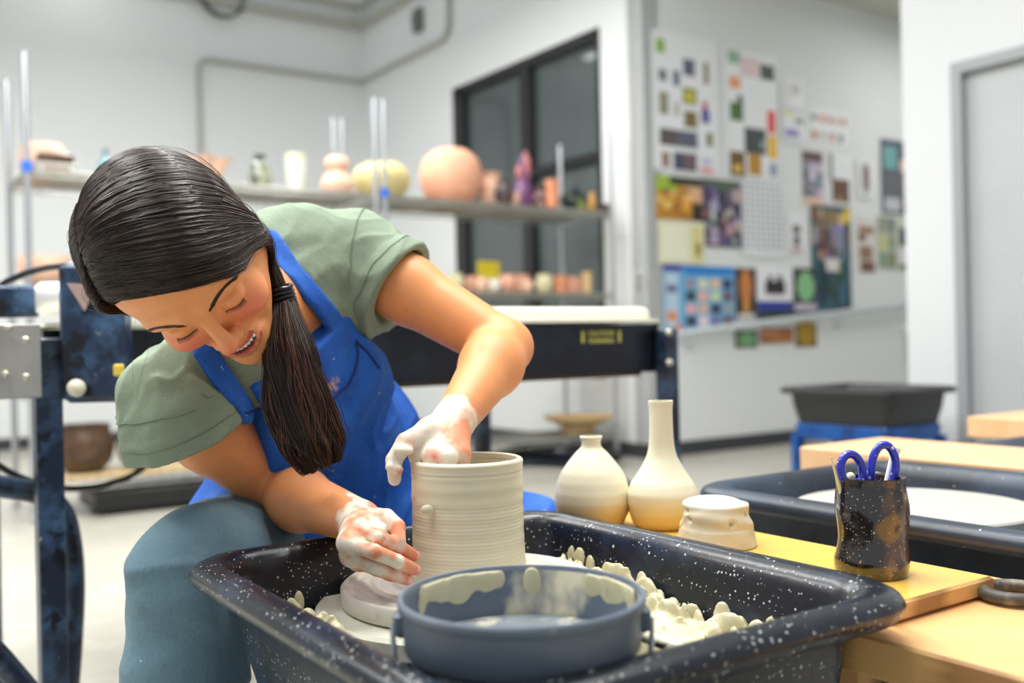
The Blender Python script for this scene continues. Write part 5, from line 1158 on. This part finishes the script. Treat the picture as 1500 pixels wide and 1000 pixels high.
def shirt_post(P, d):
    w = 0
    if len(P):
        qL = (P-SL)@TB.T; qR = (P-SR)@TB.T
        tl = (P-SL)@aL; tr = (P-SR)@aR
        # radial creases near armpits and sleeve, broad drape noise
        w = .0026*vnoise(P, 22)+.0046*vnoise(P, 9)+.0034*vnoise(P, 1, (34, 34, 8), R=np.array([lat*.7+sp_dir*.7, fr_dir, lat*.7-sp_dir*.7]))
        w = w+.0030*vnoise(P, 1, (26, 26, 7), R=np.array([np.cross(aL, lat), np.cross(aL, np.cross(aL, lat)), aL]))*np.exp(-(np.linalg.norm(P-SL-aL*.06, axis=1)/.13)**2)
        w = w+.0034*vnoise(P, 1, (24, 24, 7), R=np.array([N3(np.cross(aR, lat)), N3(np.cross(aR, np.cross(aR, lat))), aR]))*np.exp(-(np.linalg.norm(P-SR-aR*.06, axis=1)/.13)**2)
        g_ = np.linalg.norm(P-SL-aL*.03+sp_dir*.05, axis=1); h_ = np.linalg.norm(P-SR-hR*.02, axis=1)
        w = w+.0060*ridge(P, aL*.6-sp_dir*.8, 26, 5, 4)*np.exp(-(g_/.15)**2)+.0062*ridge(P, aR*.75-lat*.65, 26, 5, 4, 5.)*np.exp(-(h_/.14)**2)+.0035*ridge(P, lat+sp_dir*.3, 18, 5, 5, 9.)
        for a_, b_, am, wd in FOLDS: w = w+fold(P, a_, b_, am, wd)
        # hem bands
        w = w+.0016*((np.abs(tl-.066) < .016) & (np.linalg.norm(P-cuffL, axis=1) < .1))+.0016*((np.abs((P-cR)@hR+.016) < .016) & (np.linalg.norm(P-cR, axis=1) < .11))
    d = d-w
    d = smax(d, cuff_cut(P), .003)
    up = (P-NECK)@sp_dir
    d = np.where(up > -.09, smax(d, -np.maximum(neck_cut(P), -.0-((P-NECK)@sp_dir+.075)), .004), d)
    return d
FOLDS = [(at(500, 330, 1.36), at(512, 395, 1.34), .005, .006), (at(462, 330, 1.34), at(500, 420, 1.32), .007, .008), (at(440, 335, 1.34), at(475, 425, 1.31), .006, .008), (at(520, 420, 1.34), at(560, 460, 1.36), .006, .007),
         (at(215, 540, 1.22), at(330, 640, 1.28), .006, .008), (at(245, 520, 1.22), at(330, 600, 1.26), .006, .008), (at(200, 600, 1.23), at(300, 655, 1.28), .005, .008), (at(540, 340, 1.36), at(560, 440, 1.36), .003, .008), (at(575, 350, 1.38), at(580, 450, 1.38), .003, .006)]
class FieldP(Field): pass
shirt_f = Field(TORS+SHO+SLV+[hollowL, hollowR], shirt_post)
lo, hi = bounds(TORS+SHO+SLV); VS, QS = nets(shirt_f, lo, hi, .0032, N=20, lip=2.)
VS = relax(VS, QS, 1, .4)
M_shirt = mat('green_jersey', srgb(132, 148, 126), .88, sheen=.0, noise=[(420, srgb(150, 164, 144), .5, .75), (7, srgb(124, 140, 120), .45, .75)], bump=[(700, .25, .0006), (13, .7, .012, (1, 1, .55)), (34, .3, .003)])
shirt = mesh_np('shirt', VS, QS, M_shirt, who)
# seams: raised stitched lines following the cloth
def on_field(f, P, off, it=6):
    P = P.copy()
    for _ in range(it):
        e = 1e-3; g = np.stack([f(P+np.eye(3)[i]*e)-f(P-np.eye(3)[i]*e) for i in range(3)], 1)/(2*e); n = np.maximum(np.linalg.norm(g, axis=1, keepdims=True), 1e-6); g = g/n
        P = P-np.clip((f(P)-off), -.02, .02)[:, None]*g
    return P
M_seam = mat('green_seam', srgb(112, 128, 106), .9)
def ring_seam(c, ax, r, name='seam', a0=0, a1=2*PI, n=60, rad=.0011):
    x = N3(np.cross(ax, [.3, .2, .9])); y = np.cross(ax, x)
    P_ = np.array([c+r*(math.cos(t)*x+math.sin(t)*y) for t in np.linspace(a0, a1, n)]); P_ = on_field(shirt_f, P_, .0006)
    b = MB(); b.tube(P_, rad, 6, caps=False); b.build(name, M_seam, shirt)
ring_seam(SL+aL*.004, N3(aL+lat*.6), .075); ring_seam(SR+aR*.004, N3(aR-lat*.6), .075); ring_seam(SL+aL*.060, aL, .07, rad=.0007); ring_seam(cR-hR*.022, hR, .072, rad=.0007)
# ---------- jeans
J = [el(PC-np.array([0, 0, .02]), (.165, .125, .10), np.array([U, -V, [0, 0, 1]]), k=.05), rc(HL, KL, .092, .072, k=.05), rc(HR+np.array([0, 0, .0]), KR, .096, .080, k=.05), rc(KL, AL, .070, .055, k=.03), rc(KR, AR, .079, .068, k=.03)]
def jeans_post(P, d):
    kz = np.linalg.norm(P-KR-np.array([0, .05, -.02]), axis=1); w = .0025*vnoise(P, 10)+.0012*vnoise(P, 26)+.0070*ridge(P, IX((1, .25, .2)), 15, 4.5, 4.5, 1.)*(.35+np.exp(-(kz/.16)**2))
    w = w+.004*vnoise(P, 1, (7, 7, 34))*np.exp(-(np.linalg.norm(P-KR-[0, 0, -.03], axis=1)/.11)**2)
    for a_, b_, am, wd in ((at(195, 880, 1.2), at(320, 915, 1.19), .006, .009), (at(190, 850, 1.22), at(255, 820, 1.2), .005, .008), (at(290, 730, 1.36), at(250, 790, 1.3), .004, .012), (at(330, 850, 1.2), at(345, 930, 1.2), .005, .010)): w = w+fold(P, a_, b_, am, wd)
    return smax(d-w, -(P[:, 2]-.10), .003)
lo, hi = bounds(J); VJ, QJ = nets(Field(J, jeans_post), lo, hi, .0045, N=18, lip=1.8); VJ = relax(VJ, QJ, 1, .4)
M_jean = mat('blue_grey_denim', srgb(92, 122, 136), .8, noise=[(5, srgb(116, 146, 158), .42, .72), (500, srgb(72, 100, 114), .5, .8, (1, 1, .3))], splat=[(30, .07, srgb(190, 190, 176), 3)], bump=[(600, .3, .0006), (9, .7, .016, (.8, .8, 1.3)), (24, .3, .003)])
jeans = mesh_np('jeans', VJ, QJ, M_jean, who)
# shoes
for A_ in (AR, AL):
    d = -V; S_ = [rc(np.array([A_[0], A_[1], .055])-d*.02, np.array([A_[0], A_[1], .045])+d*.13, .042, .036, k=.02), rc(np.array([A_[0], A_[1], .10]), np.array([A_[0], A_[1], .05]), .042, .045, k=.02)]
    f_ = Field(S_, lambda P, d_: smax(d_, -(P[:, 2]-.001), .003)); lo, hi = bounds(S_); v_, q_ = nets(f_, lo, hi, .005); mesh_np('shoe', v_, q_, mat('dark_shoe', srgb(52, 50, 52), .6), who)
# ---------- apron
LAP = [rc(HL+np.array([0, 0, .01]), HL+(KL-HL)*.80+np.array([0, 0, .005]), .097, .084, k=.06), rc(HR+np.array([0, 0, .01]), HR+(KR-HR)*.50+np.array([-.01, 0, .006]), .104, .099, k=.06), el(PC+fr_dir*.08-np.array([0, 0, .02]), (.17, .10, .11), np.array([U, -V, [0, 0, 1]]), k=.06)]
def torso_only(P): return Field(TORS+SHO[:1])(P)
AF = [(at(500, 640, 1.36), at(440, 720, 1.36), .008, .010), (at(590, 640, 1.42), at(520, 760, 1.42), -.008, .012), (at(450, 600, 1.33), at(500, 680, 1.36), -.005, .010), (at(540, 600, 1.38), at(455, 740, 1.4), -.007, .010), (at(350, 690, 1.4), at(420, 770, 1.4), .006, .01), (at(545, 560, 1.40), at(480, 690, 1.38), .010, .012), (at(575, 600, 1.40), at(500, 720, 1.40), .012, .012), (at(565, 640, 1.40), at(600, 760, 1.42), .010, .014), (at(430, 640, 1.36), at(560, 730, 1.40), .008, .014), (at(470, 570, 1.36), at(520, 640, 1.38), .006, .012), (at(700, 690, 1.5), at(770, 750, 1.5), .006, .010), (at(560, 690, 1.4), at(620, 700, 1.45), .008, .012)]
BT = [-.05, 0.]; BW = .088
def bib_region(P):
    q = (P-MID)@TB.T; l, f, s_ = q[:, 0], q[:, 1], q[:, 2]
    top = s_-(BT[0]+BT[1]*l)                 # top hem of the bib
    half = BW+np.clip((-.05-s_)*.55, 0, .13)       # widens downwards
    side = np.abs(l-.0)-half
    front = -(f+.055)
    return np.maximum(np.maximum(top, side), front)
def apron_fn(P):
    base = torso_only(P); reg = bib_region(P)
    w = .0066*ridge(P, IX((.55, .8, .1)), 17, 4.5, 4, 2.)+.0045*ridge(P, IX((-.5, .8, .1)), 15, 4, 5, 8.)+.0030*vnoise(P, 11)+.0020*vnoise(P, 1, (30, 30, 9), R=np.array([N3([1, .2, .6]), [0, 1, 0], N3([-.6, 0, 1])]))
    d1 = smax(base-.010-w, reg, .004)
    lap = Field(LAP)(P); qz = (P-PC); 
    cut = np.maximum(-(P@(-V))+float(PC@(-V))-.02, -(P[:, 2]-.47))
    d2 = smax(lap-w, cut, .006)
    d = smin(d1, d2, .05)
    for a_, b_, am, wd in AF: d = d-1.5*fold(P, a_, b_, am, wd)
    # straps follow the shirt
    sb = Field(TORS+SHO+SLV)(P)
    for a_, b_ in STR:
        st_ = np.maximum(sb-.0075, rc(a_, b_, .0145, .0145).d(P)); st_ = np.maximum(st_, -(sb+.004)); d = np.minimum(d, st_)
    return d
STR = []
def on_shirt(px, py, D0):
    """first hit of a viewing ray with the shirt volume"""
    t = np.linspace(D0-.2, D0+.35, 140); P_ = np.array([at(px, py, x) for x in t]); d = Field(TORS+SHO+SLV)(P_); i = np.argmax(d < .004)
    return P_[i]
s1 = [on_shirt(x, y, 1.3) for x, y in ((300, 515), (322, 548), (345, 580), (362, 606))]; s2 = [on_shirt(x, y, 1.3) for x, y in ((395, 350), (425, 395), (455, 430), (492, 475))]
for s_ in (s1, s2):
    for i in range(3): STR.append((s_[i], s_[i+1]))
_q = [((p-MID)@TB.T) for p in (on_shirt(340, 600, 1.3), on_shirt(498, 468, 1.3), on_shirt(548, 475, 1.3))]
BT[1] = (_q[1][2]-_q[0][2])/(_q[1][0]-_q[0][0]); BT[0] = _q[0][2]-BT[1]*_q[0][0]
AP = [fn(apron_fn, (PC+MID)/2, .5)]
VA, QA = nets(Field(AP), np.min([PC, MID, KR, KL], 0)-.2, np.max([PC, MID, KR, KL], 0)+.2, .0034, N=24, lip=1.8); VA = relax(VA, QA, 1, .4)
stain = np.max([near(VA, on_shirt(x, y, 1.3), r) for x, y, r in ((482, 560, .022), (472, 572, .014), (548, 588, .008), (555, 470, .010), (590, 690, .012), (410, 690, .008), (520, 620, .006))], 0)
M_apr = mat('blue_canvas', srgb(16, 88, 186), .75, noise=[(6, srgb(28, 106, 206), .42, .72), (300, srgb(12, 66, 146), .5, .8), (16, srgb(70, 120, 190), .66, .8)], splat=[(46, .10, srgb(190, 196, 206), 6), (22, .06, srgb(206, 180, 170), 12)], bump=[(500, .3, .0008), (10, .8, .022, (1, 1, .4)), (5, .6, .03, (1, 1, .6))])
masked(M_apr, 'stain', srgb(196, 156, 140), noise=(90, .7), lo=.3, hi=.5)
apron = mesh_np('apron', VA, QA, M_apr, who, {'stain': stain})
# pocket seam and bib hem stitched lines
apr_f = Field(AP)
M_as = mat('blue_seam', srgb(10, 44, 110), .8)
def apron_hit(px, py):
    t = np.linspace(1.05, 1.85, 260); P_ = np.array([at(px, py, x) for x in t]); d = apr_f(P_); i = np.argmax(d < .001); return P_[i] if d.min() < .001 else None
for pl in ([(521, 498), (524, 520), (519, 545), (508, 565), (490, 582), (472, 592)], [(521, 500), (538, 515), (556, 540)], [(345, 610), (365, 604), (384, 600)]):
    P_ = [apron_hit(*p) for p in pl]; P_ = [p for p in P_ if p is not None]
    if len(P_) > 2 and max(np.linalg.norm(P_[i+1]-P_[i]) for i in range(len(P_)-1)) < .08:
        P_ = np.array(P_); fine = np.concatenate([P_[i]+(P_[i+1]-P_[i])*np.linspace(0, 1, 6, endpoint=False)[:, None] for i in range(len(P_)-1)]+[P_[-1:]]); fine = on_field(apr_f, fine, .0008)
        b = MB(); b.tube(fine, .0018, 6); b.build('seam', M_as, apron)
# teal undershirt strap at the neckline
P_ = [at(388, 345, 1.31), at(400, 362, 1.30), at(425, 400, 1.28), at(452, 450, 1.27), at(470, 500, 1.27)]
P_ = on_field(Field(TORS+SHO), np.array(P_), .0065); b = MB(); b.tube(P_, .006, 8, flat=.4); b.build('undershirt_strap', mat('teal_strap', srgb(20, 130, 120), .6), who)
# ---------- hair
M_hair = mat('dark_brown_hair', srgb(36, 26, 22), .36, spec=.45, noise=[(5, srgb(54, 38, 30), .45, .75)])
HM = [M_hair, mat('hair_black', srgb(24, 18, 16), .30, spec=.55), mat('hair_brown', srgb(64, 46, 36), .36, spec=.45), mat('hair_mid', srgb(44, 32, 27), .30, spec=.5)]
HM2 = [mat('ponytail_dark', srgb(34, 22, 18), .34), mat('ponytail_brown', srgb(86, 52, 38), .36), mat('ponytail_mid', srgb(58, 36, 28), .3)]
M_scalp = mat('hair_base', srgb(28, 20, 16), .9, spec=.1)
TIE = at(413, 436, 1.215)
ctr = np.array([0, -.014, .022]); RAD = np.array([.0815, .101, .0840])
SK = [p for p in B[I0:] if p.op == 'u' and p.rad < .2 and not (p.kind == 'el' and p.r.min() < .0075*HS)]
skull = Field([p for p in SK if np.linalg.norm(p.c-hd(0, .098, -.05)) > .02])
def hair_line(P):
    q = loc(P); n = N3([0, .82, -.57]); return (q@n-(.026+.12*q[:, 0]))*HS
gather = [rc(hd(.040, -.045, -.005), hd(.064, -.026, -.050), .030, .013, k=.02), rc(hd(.064, -.026, -.050), TIE, .013, .010, k=.012), rc(hd(-.03, -.06, -.02), hd(.03, -.045, -.045), .030, .018, k=.03), rc(hd(-.062, -.01, .01), hd(-.055, -.06, -.045), .026, .03, k=.03)]
PT = [TIE, at(416, 474, 1.20), at(424, 525, 1.185), at(436, 575, 1.18), at(448, 618, 1.18), at(458, 652, 1.185), at(472, 684, 1.19)]
PRAD = [.0125, .021, .033, .038, .039, .036, .026]
hp_ = [fn(lambda P: skull(P)-.0045, hd(*ctr), .14)]
cut = fn(lambda P: hair_line(P), k=.008, op='i')
hp_ += [cut]+[Prim(g.kind, 'u', g.k, g.c, g.rad, a=g.a, b=g.b, ba=g.ba, bb=g.bb, ra=g.ra, rb=g.rb) for g in gather]
ear_hole = el(hd(.086, -.004, .006), (.012, .012, .012), HB, k=.006, op='s')
tail = [rc(PT[i], PT[i+1], PRAD[i]*.5, PRAD[i+1]*(.5 if i < 3 else .2), k=.01) for i in range(len(PT)-2)]
hp_ += tail
lo, hi = bounds([p for p in hp_ if p.op == 'u'])
vh, qh = nets(Field(hp_), lo, hi, .003); hair = mesh_np('hair', vh, qh, M_scalp, who)
hair_f = Field(hp_)
rh = np.random.RandomState(8)
def ell_dir(q): return (q-ctr)/RAD/np.linalg.norm((q-ctr)/RAD, axis=-1, keepdims=True)
def sweep(A_, B_, n, lift=1.0, steps=18, jit=.02, wave=.004):
    """strands on the skull ellipsoid from direction A to direction B (unit-sphere coordinates)"""
    A_ = A_/np.linalg.norm(A_, axis=1, keepdims=True); B_ = B_/np.linalg.norm(B_, axis=1, keepdims=True); om = np.arccos(np.clip((A_*B_).sum(1), -.999, .999))
    t = np.linspace(0, 1, steps)[None, :, None]; om = om[:, None, None]
    D = (np.sin((1-t)*om)*A_[:, None]+np.sin(t*om)*B_[:, None])/np.sin(om)
    return D
OC = hd(*ctr)
def drape(D, off):
    """unit directions (n, k, 3) in ellipsoid space -> points lying off metres above the scalp"""
    d = (D*RAD)@HB; L_ = np.linalg.norm(d, axis=2, keepdims=True); d = d/L_; s_ = L_*HS
    for _ in range(4):
        P = OC+s_*d; f = skull(P.reshape(-1, 3)).reshape(s_.shape); s_ = s_-(f-off)*.95
    return OC+s_*d
def push_out(P, off, w):
    for _ in range(3):
        f = skull(P.reshape(-1, 3)).reshape(P.shape[:2])[..., None]; d = P-OC; d /= np.linalg.norm(d, axis=2, keepdims=True); P = P+d*np.maximum(0, off-f)*w
    return P
def bez3(A_, M_, B_, k):
    t = np.linspace(0, 1, k)[None, :, None]; D = A_[:, None]*(1-t)**2+2*M_[:, None]*t*(1-t)+B_[:, None]*t*t
    return D/np.linalg.norm(D, axis=2, keepdims=True)
K1 = 18; t = np.linspace(0, 1, K1)[None, :, None]
def part(u): return np.stack([-.065+.018*u**1.5, .050-.118*u, .055+.034*np.sin(u*PI*.75)], 1)
N1 = 4600; tpart = rh.rand(N1)
lock = np.floor(tpart*70)/70; tl_ = .6*tpart+.4*lock
a = ell_dir(part(tpart)+np.array([.0030, 0, 0])+rh.normal(0, .001, (N1, 3)))
te = np.clip(tl_+rh.normal(0, .04, N1), 0, 1)
b_ = ell_dir(np.stack([.078+0*te, .022-.088*te, -.030-.026*te], 1)+rh.normal(0, .003, (N1, 3)))
m_ = np.stack([.10+.10*te, .86-1.75*te, .62+.45*te], 1)+rh.normal(0, .02, (N1, 3))
D = bez3(a, m_, b_, K1)
off = .0055+.0035*rh.rand(N1)[:, None, None]+(.0045*np.sin(PI*t)+.0016*np.sin(t*3+lock[:, None, None]*190)+.0008*np.sin(t*11+lock[:, None, None]*70))*np.clip(te*4+.25, 0, 1)[:, None, None]
W_ = drape(D, off)+rh.normal(0, .0004, (N1, 1, 3))*t
end = W_[:, -1]; jt = rh.normal(0, 1, (N1, 3)); jt /= np.linalg.norm(jt, axis=1, keepdims=True); tgt = TIE+jt*.011*rh.rand(N1, 1)**.5
mids = hd(.070, -.026, -.056)+jt*.012*rh.rand(N1, 1)
s_ = np.linspace(0, 1, 9)[1:][None, :, None]; T2 = end[:, None]*(1-s_)**2+2*mids[:, None]*s_*(1-s_)+tgt[:, None]*s_**2
T2 = push_out(T2, .004+.004*rh.rand(N1)[:, None, None], np.clip((1-s_)*4, 0, 1))
P1 = np.concatenate([W_, T2], 1)
# right of the part: falls over her right temple and round the back
N2 = 1900; tp2 = rh.rand(N2); a = ell_dir(part(tp2)-np.array([.0030, 0, 0])+rh.normal(0, .001, (N2, 3)))
b_ = ell_dir(np.stack([-.078+0*tp2, .012-.065*tp2, -.018-.045*tp2], 1)+rh.normal(0, .004, (N2, 3)))
m_ = np.stack([-1.0+0*tp2, .75-1.5*tp2, .55+0*tp2], 1)
D = bez3(a, m_, b_, K1); off = .005+.006*rh.rand(N2)[:, None, None]+.006*np.sin(PI*t*.8)+.001*np.sin(t*4+tp2[:, None, None]*9)
W_ = drape(D, off); end = W_[:, -1]
jt = rh.normal(0, 1, (N2, 3)); tgt = hd(-.040, -.070, -.050)+jt*.008; mids = hd(-.078, -.035, -.045)+jt*.005
T2 = push_out(end[:, None]*(1-s_)**2+2*mids[:, None]*s_*(1-s_)+tgt[:, None]*s_**2, .006, 1.); P2 = np.concatenate([W_, T2], 1)
# crown/back strands
N3_ = 1700; tb = rh.rand(N3_); a = ell_dir(np.stack([-.045+.03*tb, -.070-.01*tb, .070+.0*tb], 1)+rh.normal(0, .004, (N3_, 3))); b_ = ell_dir(np.stack([.02+.05*tb, -.080+.03*tb, -.040+0*tb], 1)+rh.normal(0, .005, (N3_, 3)))
m_ = a*.5+b_*.5+np.array([.1, -.35, .15]); D = bez3(a, m_, b_, K1); W_ = drape(D, .006+.006*rh.rand(N3_)[:, None, None]+.004*np.sin(PI*t)); end = W_[:, -1]; jt = rh.normal(0, 1, (N3_, 3)); jt /= np.linalg.norm(jt, axis=1, keepdims=True)
tgt = TIE+jt*.011; mids = hd(.064, -.042, -.050)+jt*.012; T2 = push_out(end[:, None]*(1-s_)**2+2*mids[:, None]*s_*(1-s_)+tgt[:, None]*s_**2, .005, np.clip((1-s_)*4, 0, 1)); P3 = np.concatenate([W_, T2], 1)
PP = np.concatenate([P1, P2, P3]); k_ = PP.shape[1]
rad = np.full(k_, .00062); rad[0] = .0003
strands(PP, rad, 'hair_strands', HM, hair)
Pp = drape(ell_dir(part(np.linspace(.10, .92, 24)))[None], np.full((1, 24, 1), .0055))[0]; b = MB(); b.tube(Pp, .0022, 8, rs=[.0008]+[.0024]*22+[.0008], flat=1.); b.build('hair_parting', M_skin, hair)
# ponytail
NP = 3400; NC = 60; cj = rh.normal(0, 1, (NC, 2)); cj /= np.linalg.norm(cj, axis=1, keepdims=True); cj *= rh.rand(NC, 1)**.4; ci_ = rh.randint(0, NC, NP); clen = rh.normal(0, .07, NC)[ci_]
xy = cj[ci_]*.92+rh.normal(0, .085, (NP, 2)); jr = np.linalg.norm(xy, axis=1); jt = xy/jr[:, None]
Pc = np.array(PT); ts = np.linspace(0, 1, 22); cc2 = np.stack([np.interp(ts*6, range(7), Pc[:, i]) for i in range(3)], 1)
kk = np.array([.25, .5, .25]); 
for _ in range(2): cc2[1:-1] = .25*cc2[:-2]+.5*cc2[1:-1]+.25*cc2[2:]
rr = np.interp(ts*6, range(7), PRAD); Tn = np.gradient(cc2, axis=0); Tn /= np.linalg.norm(Tn, axis=1, keepdims=True)
sx_ = np.cross(Tn, [0, 1, 0]); sx_ /= np.linalg.norm(sx_, axis=1, keepdims=True); sy_ = np.cross(Tn, sx_)
ln = np.clip(1.0-np.abs(rh.normal(0, .13, NP))+clen, .45, 1.08)
Tt = ts[None]*ln[:, None]; idx = np.clip(Tt*21, 0, 20.999); i0 = idx.astype(int); fr_ = (idx-i0)[..., None]
g = lambda A: A[i0]*(1-fr_)+A[i0+1]*fr_ if A.ndim == 2 else A[i0]*(1-fr_[..., 0])+A[i0+1]*fr_[..., 0]
ph = (rh.rand(NC)[ci_])[:, None]*6.28+rh.normal(0, .25, (NP, 1)); wob = .16*np.sin(Tt*7+ph)+.05*np.sin(Tt*19+ph*2)
rw = g(np.append(rr, rr[-1])) if False else g(rr)
X_ = (jt[:, :1]*jr[:, None]+wob*.8)*rw; Y_ = (jt[:, 1:]*jr[:, None])*rw*.72
PTL = g(cc2)+X_[..., None]*g(sx_)+Y_[..., None]*g(sy_)
rad = np.full(22, .0006); rad[-3:] = (.0005, .0004, .0002)
M_hair2 = mat('ponytail_hair', srgb(54, 34, 26), .38, noise=[(6, srgb(78, 46, 34), .45, .75)])
strands(PTL, rad, 'ponytail', HM2, hair)
# flyaways
NF = 90; sel = rh.randint(0, len(PP), NF); FW = PP[sel].copy(); offs = np.linspace(0, 1, k_)[None, :, None]**1.3; dirn = (FW.mean(1)-HC); dirn /= np.linalg.norm(dirn, axis=1, keepdims=True)
FW = FW+dirn[:, None]*offs*(1-offs)*4*rh.uniform(.002, .010, (NF, 1, 1)); strands(FW, np.full(k_, .00022), 'flyaway_hair', M_hair2, hair)
fp = []
for (x0, y0, x1, y1, x2, y2) in ((415, 640, 445, 665, 500, 700), (470, 560, 480, 640, 505, 668), (230, 480, 205, 540, 200, 590), (200, 460, 190, 520, 196, 560), (300, 432, 330, 430, 350, 450), (440, 480, 455, 560, 460, 640)):
    A_, B_, C_ = at(x0, y0, 1.14), at(x1, y1, 1.13), at(x2, y2, 1.13); tt = np.linspace(0, 1, 14)[:, None]; fp.append(A_*(1-tt)**2+2*B_*tt*(1-tt)+C_*tt**2)
strands(np.array(fp), np.full(14, .00014), 'loose_strand', M_hair2, hair)
# tie: stacked dark elastic rings
b = MB(); ax = N3(PT[1]-hd(.075, -.02, -.055))
for i in range(6):
    c = TIE+ax*(-.012+.0052*i); x = N3(np.cross(ax, [0, 1, 0])); y = np.cross(ax, x); b.tube([c+.0148*(math.cos(t)*x+math.sin(t)*y)+ax*.0006*math.sin(3*t+i) for t in np.linspace(0, 2*PI, 30)], .0026, 8, caps=False)
b.build('hair_tie', mat('black_elastic', srgb(18, 20, 26), .3), hair)
# ================================================================ LIGHT, SKY, CAMERA
w = bpy.data.worlds.new('world'); S.world = w; w.use_nodes = True; bg = w.node_tree.nodes['Background']; bg.inputs[0].default_value = (.93, .97, 1.0, 1); bg.inputs[1].default_value = .7
M_fix = mat('fixture_white', srgb(236, 238, 236), .4)
M_tube = mat('fluorescent_tube', (1, 1, 1, 1), .5, emit=((.95, 1, 1, 1), 9.))
def fixture(p, energy, label, L=2.4, W=.34, vdir=True, real=True, rz=None):
    root = empty('ceiling_light', p, (ROOM+PI/2 if vdir else ROOM) if rz is None else rz); tag(root, label, 'ceiling light', 'fluorescent ceiling lights')
    def T(m_): return m_
    b = MB()
    b.loft([[(-L/2, -W/2*k, z), (L/2, -W/2*k, z), (L/2, W/2*k, z), (-L/2, W/2*k, z)] for k, z in ((1, 0), (1, .02), (.5, .07))], True, True)
    me_o = b.build('housing', M_fix, None, smooth=False); me_o.parent = root
    for s_ in (-1, 1):
        b = MB(); b.tube([(-L/2+.05, s_*W*.27, -.022), (L/2-.05, s_*W*.27, -.022)], .018, 10); t = b.build('tube', M_tube); t.parent = root
    b = MB(); [b.tube([(x, 0, .07), (x, 0, 4.7-p[2])], .004, 6) for x in (-L*.4, L*.4)]; h = b.build('hanger', M_fix); h.parent = root
    if real:
        ld = bpy.data.lights.new('lamp_light', 'AREA'); ld.shape = 'RECTANGLE'; ld.size = L; ld.size_y = W; ld.energy = energy; ld.color = (1., .985, .95)
        lo_ = bpy.data.objects.new('lamp_light', ld); COL.objects.link(lo_); lo_.parent = root; lo_.location = (0, 0, -.05)
    return root
LB = 'long white fluorescent ceiling light above the studio'
for u_, v_, e in ((1.6, 6.0, 115), (2.8, 5.3, 52), (2.1, .9, 40), (.2, 3.6, 85), (1.1, 1.5, 110), (-1.4, 3.9, 105), (-.6, 1.4, 90), (5.9, 4.6, 34)):
    fixture(uv(u_, v_, 3.62), e, LB)
fixture(uv(1.85, 8.85, 4.25), 10, LB, L=1.0, real=False)
fixture(uv(7.6, 3.7, 3.50), 30, 'fluorescent ceiling light in the corridor beside the poster wall', L=1.2) 
cam = bpy.data.cameras.new('camera'); co_ = bpy.data.objects.new('camera', cam); COL.objects.link(co_)
cam.sensor_width = 36; cam.lens = F*36/1500; cam.clip_start = .05
cam.dof.use_dof = True; cam.dof.focus_distance = 1.14; cam.dof.aperture_fstop = 2.7; cam.dof.aperture_blades = 9
co_.matrix_world = Matrix(((CR[0], CU[0], 0, 0), (0, 0, -1, 0), (CR[2], CU[2], 0, EYE), (0, 0, 0, 1)))
S.camera = co_
S.view_settings.view_transform = 'Standard'; S.view_settings.look = 'None'; S.view_settings.gamma = 1; S.view_settings.exposure = -0.3
try: S.view_settings.use_curve_mapping = False
except Exception: pass
S.cycles.max_bounces = 8; S.cycles.diffuse_bounces = 4; S.cycles.use_denoising = True
